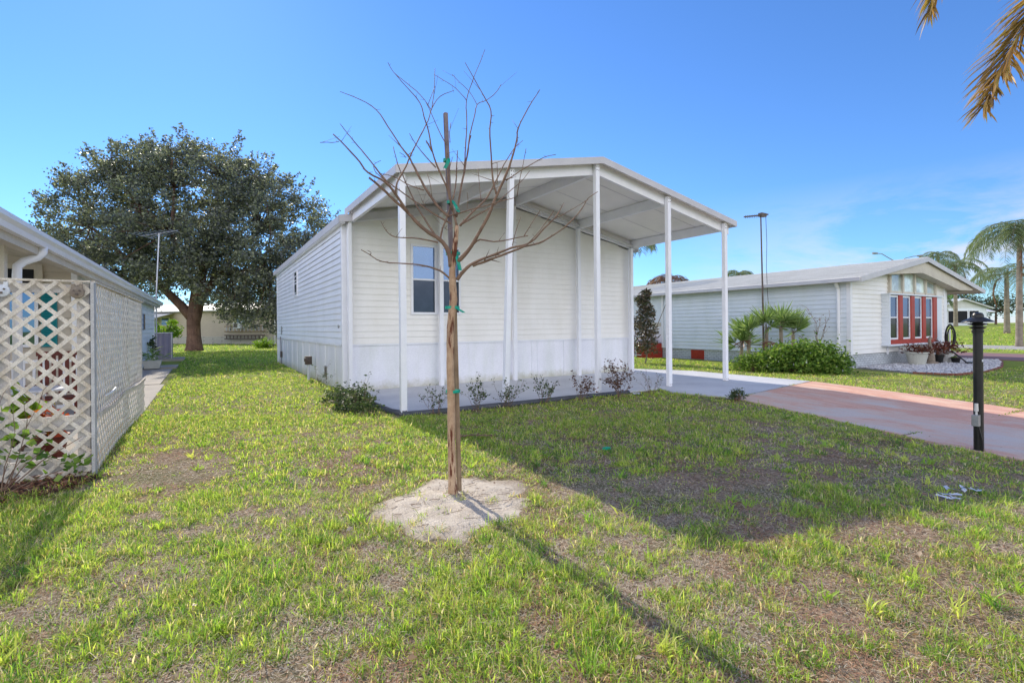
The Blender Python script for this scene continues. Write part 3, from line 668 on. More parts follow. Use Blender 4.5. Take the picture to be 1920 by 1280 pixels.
# downspout
mb=MB(); mb.tube([(NX0-.22,8.42,2.88),(NX0-.2,8.42,2.80),(NX0-.07,8.42,2.66),(NX0-.07,8.42,.14),(NX0-.2,8.38,.05)],.055,8); mb.build('downspout',M['white'],nb)
# side porch: screened entry above red steps
mb=MB(); mb.box(NX0-.05,NX0+.06,16.0,17.9,1.62,2.92); 
for y in np.arange(16.05,17.9,.09): mb.tube([(NX0-.055,y,1.63),(NX0-.055,y,2.9)],.018,6)
mb.build('corrugated_panel',M['blue_siding'],nb)
mb=MB(); mb.box(NX0-.075,NX0+.05,16.0,17.9,1.46,1.62); mb.build('panel_rail',M['cream'],nb)
mb=MB(); mb.box(NX0-.04,NX0+.05,16.0,17.9,.70,1.46); 
mb.build('porch_door',M['white'],nb)
mb=MB(); mb.box(NX0-.75,NX0-.03,15.98,18.4,0,.66); mb.build('porch_base',M['red'],nb)
mb=MB(); mb.box(NX0-.08,NX0-.04,15.9,16.0,.46,2.9); mb.bar((NX0-.72,16.0,1.36),(NX0-.72,17.1,.82),.05,.06); mb.bar((NX0-.72,15.98,.98),(NX0-.72,17.0,.5),.04,.05); mb.box(NX0-.77,NX0-.69,16.9,17.0,0,.92); mb.build('step_rail',M['white'],nb)
mb=MB(); 
for i in range(3): mb.box(NX0-.80,NX0-.755,16.6+i*.4,17.5+i*.4,.16*i+.1,.16*i+.13)
mb.build('step',M['white'],nb)
mb=MB(); mb.box(NX0-.12,NX0-.02,15.5,15.6,2.35,2.55); mb.build('porch_light',M['black'],nb,bevel=.01)
# front porch on the right: beam, post
mb=MB(); mb.bar((NX1-.6,8.3,2.98),(27.4,8.3,2.98),.12,.22,up=(0,0,1)); mb.bar((27.0,7.9,2.9),(27.0,24,2.9),.1,.18); mb.build('porch_beam',M['cream'],nb)
mb=MB(); mb.box(26.22,26.44,8.2,8.4,0,2.9); mb.build('porch_post',M['white'],nb,bevel=.01)

# gravel bed beside it: border and stones
mb=MB(); pr=[Vector(view(*p)) for p in ()]
bed=[(18.3,7.75),(17.9,6.4),(18.2,5.5),(20.0,5.3),(22.5,5.6),(25.0,6.2),(26.3,6.6),(26.2,8.0),(26.0,8.07),(18.4,8.07)]
mb=MB(); mb.prism([(x,y,float(terr(x,y))+.012) for x,y in bed],(0,0,-.06)); tag(mb.build('gravel_bed',mat('gravel_soil',(.36,.36,.38),(.25,.25,.27),scale=10,rough=.95)),kind='structure')
mb=MB()
for i in range(1,6):
    a=bed[i]; b=bed[i+1]; n=6
    for j in range(n):
        p=Vector((a[0]+(b[0]-a[0])*j/n,a[1]+(b[1]-a[1])*j/n,.03)); q=Vector((a[0]+(b[0]-a[0])*(j+.9)/n,a[1]+(b[1]-a[1])*(j+.9)/n,.03))
        mb.bar(p+Vector((0,-.03,-.01)),q+Vector((0,-.03,-.01)),.08,.05)
tag(mb.build('brick_edging',M['terracotta']),'low red edging bricks curving round the white gravel bed','edging')
from itertools import product
def inpoly(x,y,P):
    c=False;j=len(P)-1
    for i in range(len(P)):
        if (P[i][1]>y)!=(P[j][1]>y) and x<(P[j][0]-P[i][0])*(y-P[i][1])/(P[j][1]-P[i][1])+P[i][0]: c=not c
        j=i
    return c
ico=[(0,0,1),(.894,0,.447),(.276,.851,.447),(-.724,.526,.447),(-.724,-.526,.447),(.276,-.851,.447),(0,0,-.6)]
icf=[(0,1,2),(0,2,3),(0,3,4),(0,4,5),(0,5,1),(6,2,1),(6,3,2),(6,4,3),(6,5,4),(6,1,5)]
V=[];T=[]
cnt=0
while cnt<5200:
    x=random.uniform(17.9,26.3); y=random.uniform(5.3,8.07)
    if not inpoly(x,y,bed): continue
    s=random.uniform(.02,.055); rz=random.random()*6.3; n0=len(V)
    for a in ico:
        px=a[0]*s*1.2; py=a[1]*s*.8
        V.append((x+px*math.cos(rz)-py*math.sin(rz),y+px*math.sin(rz)+py*math.cos(rz),.02+a[2]*s*random.uniform(.6,1.1)+random.random()*.02))
    T+=[(a+n0,b+n0,c+n0) for a,b,c in icf]; cnt+=1
tag(np_mesh('white_gravel',np.array(V),np.zeros((0,4),int),np.array(T),M['gravel']),'white stones filling the bed below the bay window','gravel',kind='stuff')

# ------------------------------------------------------------------ left-hand house with porch
LXW=-2.15; LXE=-1.9
lh=thing('porch_house','cream house with deep gutter and teal shutters behind the white lattice','house',(LXW,12.4,0))
mb=MB(); laps(mb,'x',12.4,-1,-7.0,LXW,.15,2.62,expo=.2,seed=9,seams=False); mb.box(-7,LXW-.02,12.41,12.5,0,2.6)
mb.add([(-7,12.38,2.6),(LXW,12.38,2.6),(LXW,12.38,2.66),(-7,12.38,3.9)],[(0,1,2,3)]); mb.build('porch_wall',M['beige_siding'],lh)
mb=MB(); laps(mb,'y',LXW,-1*-1,12.4,28.2,.6,2.60,expo=.19,seed=10); mb.box(LXW-.1,LXW-.01,12.45,28.2,.0,2.6); mb.build('side_siding',M['siding_skytint'],lh)
mb=MB(); mb.box(LXW-.05,LXW+.035,12.34,12.46,0,2.62); mb.build('corner_trim',M['white'],lh)
mb=MB(); mb.box(LXW-.05,LXW+.04,28.14,28.26,0,2.6); mb.build('corner_trim',M['white'],lh)
mb=MB(); mb.box(LXW-.1,LXW+.022,20.5,28.2,0,.58); mb.build('skirting',M['skirt'],lh)
mb=MB(); sl=.27   # roof plane rising to -x
def lz(x): return 2.76+(LXE-x)*sl
mb.prism([(LXE,6.0,lz(LXE)-.05),(-7.5,6.0,lz(-7.5)-.05),(-7.5,6.0,lz(-7.5)),(LXE,6.0,lz(LXE))],(0,22.5,0))
for i,y in enumerate(np.arange(6.1,13.4,.42)): mb.bar((LXE,y,lz(LXE)+.012),(-7.5,y,lz(-7.5)+.012),.05,.03)
mb.build('roof',M['metal_roof'],lh)
mb=MB(); mb.prism([(-2.3,13.6,lz(-2.3)+.06),(-7.4,13.6,lz(-7.4)+.06),(-7.4,13.6,lz(-7.4)+.14),(-2.3,13.6,lz(-2.3)+.13)],(0,14.8,0)); mb.build('shingle_roof',M['shingle'],lh)
# gutter: open K profile
mb=MB()
prof=[(LXE,2.60),(LXE+.07,2.60),(LXE+.085,2.66),(LXE+.12,2.70),(LXE+.12,2.755),(LXE+.105,2.755),(LXE+.10,2.71),(LXE+.02,2.63),(LXE+.01,2.63),(LXE+.01,2.755),(LXE,2.755)]
mb.prism([(x,6.0,z) for x,z in prof],(0,22.5,0)); mb.build('gutter',M['white'],lh)
mb=MB(); mb.box(-2.02,LXE-.002,6.0,28.4,2.50,2.66); mb.build('fascia',M['cream'],lh)
mb=MB(); mb.prism([(-2.02,6.05,2.58),(-7.4,6.05,lz(-7.4)-.14),(-7.4,6.05,lz(-7.4)-.10),(-2.02,6.05,2.62)],(0,6.3,0)); mb.build('porch_ceiling',M['cream'],lh)
mb=MB(); mb.box(-2.26,-2.14,8.5,8.62,0,2.56); mb.build('porch_post',M['cream'],lh,bevel=.006)
mb=MB(); mb.box(-6.9,-2.2,8.52,8.60,2.40,2.56); mb.build('porch_beam',M['cream'],lh)
mb=MB(); mb.tube([(-1.87,8.9,2.62),(-1.87,8.9,2.54),(-1.92,8.88,2.47),(-2.04,8.82,2.40),(-2.09,8.78,2.33),(-2.09,8.76,2.22),(-2.09,8.76,.1)],[.05]*7,10); mb.build('downspout',M['white'],lh,smooth=True)
mb=MB()
for (a,b) in ((-5.2,-4.25),(-4.15,-3.2),(-3.1,-2.72)): mb.box(a,b,12.33,12.36,2.30,2.62)
mb.build('transom_pane',M['void'],lh)
mb=MB(); mb.box(-5.3,-2.6,12.34,12.375,2.2,2.72); mb.build('transom_frame',M['cream'],lh)
# teal shutter + door
mb=MB(); mb.box(-2.62,-2.40,12.30,12.36,1.20,2.28)
for z in np.arange(1.26,2.24,.05): mb.bar((-2.60,12.292,z),(-2.42,12.292,z),.012,.03,up=(0,-.5,1))
mb.build('shutter',M['teal'],lh)
window(lh,'x',12.36,-1,[(-3.25,-2.66)],1.2,2.25,gm='glass_dark',w=.05)
mb=MB(); mb.box(-3.55,-3.3,12.30,12.36,1.20,2.28); mb.build('shutter',M['teal'],lh)
mb=MB(); mb.box(LXW+.02,LXW+.05,23.6,24.1,1.5,2.1); mb.build('side_window',M['glass_dark'],lh)
mb=MB(); mb.box(LXW+.02,LXW+.05,14.9,15.0,2.0,2.58); mb.box(LXW+.02,LXW+.04,14.3,14.75,2.3,2.42); mb.build('side_trim',M['white'],lh)
# porch railing
rl=thing('porch_railing','white baluster railing on the porch seen through the lattice','railing',(-2.1,11.5,0))
mb=MB(); mb.box(-4.2,-1.75,11.47,11.53,.95,1.0); mb.build('rail',M['white'],rl)
mb=MB(); mb.box(-4.2,-1.75,11.47,11.53,.15,.20); mb.build('rail',M['white'],rl)
mb=MB()
for x in np.arange(-4.1,-1.75,.13): mb.box(x-.018,x+.018,11.485,11.515,.2,.95)
mb.build('balusters',M['white'],rl)
mb=MB(); mb.box(-1.80,-1.72,11.46,11.54,0,1.05); mb.build('post',M['white'],rl)

# lattice screen
def lattice(mb, axis_, f, a0,a1,z0,z1, pitch=.165, w=.036, th=.009, bow=None):
    """two crossing layers of thin diagonal strips clipped to the panel"""
    W=a1-a0;Hh=z1-z0
    for s,off in ((1,0),(-1,th)):
        c=-Hh if s==1 else 0; end=W if s==1 else W+Hh
        c-= pitch*.3
        while c<end:
            # line: a=c+s*z', clip
            za=0;zb=Hh
            if s==1: za=max(0,-c); zb=min(Hh,W-c)
            else: za=max(0,c-W); zb=min(Hh,c)
            if zb-za>.02:
                n=max(1,int((zb-za)/.25)) if bow else 1
                for j in range(n):
                    u0=za+(zb-za)*j/n; u1=za+(zb-za)*(j+1)/n
                    P=[]
                    for zz in (u0,u1):
                        a=a0+c+s*zz; e=off+(bow(a,z0+zz) if bow else 0)
                        P.append(((a,f+e,z0+zz) if axis_=='x' else (f+e,a,z0+zz)))
                    up=(0,1,0) if axis_=='x' else (1,0,0)
                    mb.bar(P[0],P[1],w,th,up=up)
            c+=pitch
lm=mat('weathered_white_lattice',(.84,.78,.69),(.62,.54,.44),rough=.75,scale=6,bscale=60,bump=.25,fine=.1,streak=((9,9,2.5),(.72,.66,.58)))
lm2=mat('grey_lattice_framing',(.62,.61,.61),(.46,.45,.44),rough=.75,scale=5,bscale=60,bump=.25,fine=.1)
lm3=mat('lightened_side_lattice',(.93,.90,.85),(.78,.73,.66),rough=.7,scale=5,bscale=60,bump=.2,fine=.08,streak=((9,9,2.5),(.82,.78,.72)))  # same lattice as the front, colour lightened to offset its shaded face
lf=thing('lattice_screen','weathered white wooden lattice screen standing at the left beside the lawn','lattice fence',(-1.04,6.65,0))
mb=MB(); lattice(mb,'x',6.62,-1.73,-1.04,.0,1.99); mb.build('front_lattice',lm,lf)
mb=MB(); lattice(mb,'x',6.66,-2.85,-1.79,.0,1.99); mb.build('outer_lattice',lm,lf)
mb=MB(); lattice(mb,'y',-1.03,6.72,9.35,.62,1.99,th=.0055,bow=lambda a,z:.012*math.sin(a*2.1)); mb.build('side_lattice',lm3,lf)
mb=MB(); lattice(mb,'y',-1.04,9.35,11.2,.62,1.97,th=.0055,bow=lambda a,z:.015*math.sin(a*1.7)); mb.build('side_lattice',lm3,lf)
mb=MB(); lattice(mb,'y',-1.02,6.74,11.2,.02,.62,th=.0055,bow=lambda a,z:.02*math.sin(a*1.3)); mb.build('lower_lattice',lm3,lf)
mb=MB(); pts=[(-.995+.02*math.sin(y*1.9),y,.60+.012*math.sin(y*3)) for y in np.linspace(6.72,11.2,16)]
for p,q in zip(pts[:-1],pts[1:]): mb.bar(p,q,.012,.045)
mb.build('middle_rail',lm,lf)
pts=[(-1.02,y,2.0) for y in (6.66,9.3,9.36,11.22)]
MB().bar(pts[0],pts[1],.045,.02).build('rail',lm,lf); MB().bar(pts[2],pts[3],.045,.02).build('rail',lm,lf); mb=MB(); mb.bar((-1.75,6.64,2.0),(-1.03,6.64,2.0),.05,.02)
mb.build('rail',lm,lf)
for (x,y,w_) in ((-1.10,6.70,.10),(-1.70,6.70,.07),(-1.78,6.62,.045),(-1.06,9.35,.06),(-1.06,11.18,.07)):
    mb=MB(); mb.box(x-w_/2,x+w_/2,y-.02,y+.05,0,1.98); mb.build('post',lm2,lf)
mb=MB(); mb.box(-1.028,-1.0,6.60,6.72,.0,1.99); mb.build('corner_post',lm2,lf)
for z in (.55,.13): 
    mb=MB(); mb.box(-1.66,-1.15,6.675,6.71,z-.06,z+.08); mb.build('crosspiece',lm2,lf)
mb=MB(); mb.box(-1.66,-1.15,6.675,6.71,1.88,1.97); mb.build('crosspiece',lm2,lf)
# carved ornaments at the top corners
for i,(x,lab) in enumerate(((-1.13,'small carved wooden face plaque on the right top corner of the lattice'),(-1.68,'small painted plaque with a brass fitting on the left top corner of the lattice'))):
    og=thing('garden_plaque',lab,'plaque',(x,6.60,1.88))
    mb=MB(); c=(x,6.60,1.885)
    mb.lathe([(0,0),(.05,.0),(.062,.008),(.058,.02),(.03,.03),(0,.032)],(0,0,0),14)
    mb.v=[(c[0]+a,c[1]-zz,c[2]+b*1.0) for a,b,zz in mb.v]
    mb.box(c[0]-.045,c[0]-.015,c[1]-.02,c[1],c[2]+.04,c[2]+.085); mb.box(c[0]+.015,c[0]+.045,c[1]-.02,c[1],c[2]+.04,c[2]+.085)
    mb.build('plaque',M['stone'] if i==0 else M['plastic'],og)
    mb=MB()
    for ex in (-.022,.022): mb.tube([(c[0]+ex,c[1]-.036,c[2]+.015),(c[0]+ex,c[1]-.026,c[2]+.015)],.009,8)
    mb.box(c[0]-.012,c[0]+.012,c[1]-.04,c[1]-.03,c[2]-.03,c[2]-.01)
    mb.build('eye',M['darkmetal'],og)
mb=MB(); mb.tube([(-1.02,7.35,.74),(-.97,7.4,.77),(-.95,7.47,.80),(-.95,7.55,.81)],.013,8); tag(mb.build('drain_pipe',M['plastic'],smooth=True),'short white pipe end poking out of the side lattice','pipe')

# things behind the lattice
ch=thing('rocking_chair','brown slatted rocking chair on the porch behind the lattice','chair',(-2.0,10.3,0))
mb=MB()
for i in range(7): mb.box(-2.28+i*.08,-2.23+i*.08,10.52,10.54,.50,1.15)
mb.box(-2.3,-1.72,10.51,10.55,1.1,1.17); mb.build('backrest',M['darkred'],ch)
mb=MB()
for i in range(6): mb.box(-2.3,-1.72,10.02+i*.085,10.09+i*.085,.44,.47)
mb.build('seat',M['darkred'],ch)
for x in (-2.28,-1.74):
    mb=MB(); mb.tube([(x,9.8,.10),(x,10.0,.05),(x,10.3,.03),(x,10.6,.06),(x,10.85,.13)],.02,6); mb.build('rocker',M['darkred'],ch)
    mb=MB(); mb.box(x-.03,x+.03,9.98,10.5,.66,.69); mb.box(x-.02,x+.02,10.0,10.04,.05,.66); mb.build('armrest',M['darkred'],ch)
    for y in (10.02,10.5):
        mb=MB(); mb.box(x-.02,x+.02,y,y+.04,.05,.46); mb.build('leg',M['darkred'],ch)
tb=thing('patio_table','white topped patio table behind the lattice','table',(-2.0,8.9,0))
mb=MB(); mb.lathe([(0,.70),(.38,.70),(.39,.72),(.38,.735),(0,.735)],(-2.0,8.9,0)); mb.build('tabletop',M['white'],tb)
for a in (0,1,2,3):
    mb=MB(); mb.tube([(-2.0+.25*math.cos(a*PI/2+.7),8.9+.25*math.sin(a*PI/2+.7),.7),(-2.0+.3*math.cos(a*PI/2+.7),8.9+.3*math.sin(a*PI/2+.7),.015)],.015,6); mb.build('leg',M['alu'],tb)

# ------------------------------------------------------------------ corrugated utility shed, planter, left antenna
sh=thing('metal_shed','low grey violet corrugated metal enclosure at the end of the left house','shed',(-2.1,28.6,0))
mb=MB()
x0,x1,y=-3.0,-1.5,28.7
k=0; xs_=np.arange(x0,x1+.01,.05); P=[]
for i,x in enumerate(xs_): P.append((x,y-(.025 if (i//2)%2 else 0)))
for (a,b) in zip(P[:-1],P[1:]): mb.add([(a[0],a[1],.12),(b[0],b[1],.12),(b[0],b[1],1.32),(a[0],a[1],1.32)],[(0,1,2,3)])
mb.box(x0,x1,y+.02,y+1.2,.12,1.31); mb.build('corrugated_wall',M['purple'],sh)
mb=MB(); mb.box(x0-.03,x1+.03,y-.05,y+1.25,1.31,1.36); mb.box(x1-.01,x1+.03,y-.04,y,.12,1.31); mb.build('cap_trim',M['alu'],sh)
mb=MB(); mb.box(x0-.2,x1+.5,y-.4,y+1.4,0,.11); tag(mb.build('concrete_pad',M['path']),kind='structure')
pl=thing('planter_box','small white planter trough with spiky leaves beside the path','planter',(-1.7,22.9,0))
mb=MB(); mb.prism([(-2.0,22.5,.06),(-1.55,22.5,.06),(-1.48,22.5,.36),(-2.07,22.5,.36)],(0,.4,0)); mb.build('trough',M['pot'],pl,bevel=.01)
an=thing('tv_antenna','thin white television aerial on a tall pole by the corner of the left house','antenna',(-2.0,28.4,0))
mb=MB(); mb.tube([(-2.05,28.35,.1),(-2.05,28.35,3.0),(-1.92,28.4,6.0)],.028,8); mb.build('mast',M['alu'],an)
mb=MB(); c=Vector((-1.92,28.4,6.0)); bd=Vector((.75,-.5,.12)).normalized()
mb.tube([c-bd*.9,c+bd*.9],.018,6); 
for k in range(9):
    p=c+bd*(-.85+.2*k); L=.75-.05*k; e=Vector((.5,.75,.0)).normalized()
    mb.tube([p-e*L,p+e*L],.009,5)
mb.tube([c+Vector((0,0,-.15))-bd*.5,c+bd*.3],.01,5)
mb.build('aerial_rods',M['alu'],an)

# ------------------------------------------------------------------ back house, built on its own axes (x along the wall, -y towards the lawn)
A=Vector(view(-42.0,54.5)); B=Vector(view(-19.5,46.3)); ang=math.atan2(B.y-A.y,B.x-A.x); LBH=(B-A).length
bh=thing('back_house','tan sided house with block base seen beneath the oak','house',(A.x,A.y,0),ang)
mb=MB(); laps(mb,'x',0,-1,0,LBH,.75,3.35,expo=.2,seams=False); mb.box(0.02,LBH-.02,.02,7,.7,3.3)
mb.build('siding',M['far_siding'],bh,local=True)
mb=MB(); mb.box(-.02,LBH+.02,-.05,7,-.4,.74); mb.build('block_base',M['block'],bh,local=True)
mb=MB(); mb.prism([(-.4,-.5,3.3),(-.4,3.5,4.2),(-.4,7.5,3.3),(-.4,7.5,3.42),(-.4,3.5,4.34),(-.4,-.5,3.42)],(LBH+.8,0,0)); mb.build('roof',M['metal_roof'],bh,local=True)
wx=13.2
def loc_window(x0,x1,z0,z1,gm='glass_dark',name='window'):
    f=MB(); frame(f,'x',-.03,-1,x0,x1,z0,z1,.08,.05); f.box(x0,x1,-.07,-.03,(z0+z1)/2-.03,(z0+z1)/2+.03)
    wo_=f.build(name,M['white'],bh,local=True); g=MB(); g.box(x0+.07,x1-.07,-.05,-.02,z0+.07,z1-.07); g.build('pane',M[gm],wo_,local=True); return wo_
wx0=LBH*.655
loc_window(wx0,wx0+1.1,1.6,2.8)
loc_window(5.0,6.3,1.9,2.8)
mb=MB(); mb.box(wx0+.1,wx0+1.0,-.5,-.08,1.55,2.1); ac=mb.build('window_air_conditioner',M['plastic'],bh,local=True)
mb=MB(); mb.box(wx0+.15,wx0+.65,-.51,-.5,1.62,2.03); mb.build('grille',M['darkmetal'],ac,local=True)
mb=MB(); mb.box(LBH*.86,LBH*.86+.08,-.1,-.04,.0,3.3); mb.build('downspout',M['white'],bh,local=True)
mb=MB(); mb.prism([(2.0,-2.4,2.55),(7.0,-2.4,2.55),(7.0,0,3.2),(2.0,0,3.2)],(0,0,.07)); 
for x in np.arange(2.1,7.0,.25): mb.bar((x,-2.4,2.64),(x,0,3.29),.05,.03)
mb.build('awning',M['roof_white'],bh,local=True)
mb=MB(); mb.box(6.7,6.8,-2.3,-2.2,0,2.6); mb.build('awning_post',M['beige_siding'],bh,local=True)
# ladders hung on its wall
def rot(x,y,z): 
    p=Matrix.Rotation(ang,3,'Z')@Vector((x,y,z)); return Vector((A.x+p.x,A.y+p.y,z))
for i,(z,lab,mm,th_) in enumerate(((1.15,'upper pale ladder hung sideways on the tan house wall','alu',.5),(.42,'lower dark ladder hung sideways on the tan house wall','darkmetal',.35))):
    x0=LBH*.60; ld=thing('ladder',lab,'ladder',tuple(rot(x0,-.25,z)),ang,'ladders hung on the back house')
    for s in (0,th_):
        mb=MB(); mb.box(0,5.2,-.05,.05,s-.05+.1,s+.05+.1); mb.build('side_rail',M['stake'] if i==0 else M['darkmetal'],ld,local=True)
    mb=MB()
    for k in range(11): mb.box(.2+k*.47,.28+k*.47,-.03,.03,.15,th_+.05)
    mb.build('rungs',M['alu'] if i==0 else M['darkmetal'],ld,local=True)

# ------------------------------------------------------------------ distant houses on the right
def far_house(r,d,w_,dep,hw,label,gable_front=True,open_=True,yaw=0,color='roof_white',wall='blue_siding'):
    x,y,_=view(r,d); z=float(terr(x,y))
    t_=thing('distant_house',label,'house',(x,y,z-.05),-TH+yaw)
    mb=MB(); mb.box(-w_/2,w_/2,0,dep,-.5,hw); mb.build('wall',M[wall],t_,local=True)
    mb=MB()
    if gable_front: mb.prism([(-w_/2-.6,-.6,hw-.15),(0,-.6,hw+w_*.17),(w_/2+.6,-.6,hw-.15),(w_/2+.6,-.6,hw),(0,-.6,hw+w_*.17+.15),(-w_/2-.6,-.6,hw)],(0,dep+1,0)); mb.prism([(-w_/2,-.02,hw),(w_/2,-.02,hw),(0,-.02,hw+w_*.165)],(0,.3,0))
    else: mb.prism([(-w_/2-.6,-.8,hw-.1),(-w_/2-.6,dep/2,hw+.9),(-w_/2-.6,dep+.6,hw-.1),(-w_/2-.6,dep+.6,hw+.08),(-w_/2-.6,dep/2,hw+1.1),(-w_/2-.6,-.8,hw+.08)],(w_+1.2,0,0))
    mb.build('roof',M[color],t_,local=True)
    if open_:
        for (a,b) in open_:
            f=MB(); frame(f,'x',-.02,-1,a,b,.35,hw-.35,.1,.08); wo_=f.build('screen_opening',M['white'],t_,local=True)
            g=MB(); g.box(a+.08,b-.08,-.06,-.02,.43,hw-.43); g.build('pane',M['void'],wo_,local=True)
    return t_
far_house(68.0,75,7.5,10,2.7,'distant white gabled house with dark screened porch beyond the grass bank',open_=[(-2.2,-.9),(-.8,.9),(1.0,2.6)])
far_house(73.6,80,6,6,2.2,'distant low flat annex joining the screened porch house',gable_front=False,open_=[(-1.6,-.2)])
far_house(77.6,86,5.5,8,2.2,'distant white house with low roof behind the palm trunk',gable_front=False,open_=[(-1.8,.8)],yaw=.2)
far_house(61.0,82,9,9,2.5,'distant pale house partly hidden behind the porch post',gable_front=False,open_=[(1,3)])
# ------------------------------------------------------------------ plants
def rand_dirs(n):
    v=rng.normal(size=(n,3)); return v/np.linalg.norm(v,axis=1,keepdims=True)
def leaves_np(C, size, aspect=.5, up=.3, fold=.25, szvar=.4, D=None):
    """C (n,3) leaf positions -> diamond leaves: 4 verts, 2 tris sharing the mid-rib"""
    n=len(C); d=rand_dirs(n) if D is None else D+rand_dirs(n)*.35
    d=d/np.linalg.norm(d,axis=1,keepdims=True); d[:,2]=d[:,2]*(1-up) if D is None else d[:,2]
    s=np.cross(d,rand_dirs(n)); s/=np.linalg.norm(s,axis=1,keepdims=True)+1e-9; nn=np.cross(d,s)
    L=(size*(1+szvar*(rng.random(n)*2-1)))[:,None]; W=L*aspect*.5
    a=C; b=C+d*L*.45+s*W+nn*W*fold; c=C+d*L; e=C+d*L*.45-s*W+nn*W*fold
    V=np.stack([a,b,c,e],1).reshape(-1,3); k=np.arange(n)*4
    T=np.concatenate([np.stack([k,k+1,k+2],1),np.stack([k,k+2,k+3],1)])
    return V,T
def leaf_obj(name,C,size,m,parent,**k):
    V,T=leaves_np(np.asarray(C,float),size,**k)
    o_=np_mesh(name,V,np.zeros((0,4),int),T,m,parent,off=tuple(parent['_o'] if '_o' in parent else parent.location) if parent else (0,0,0)); return o_

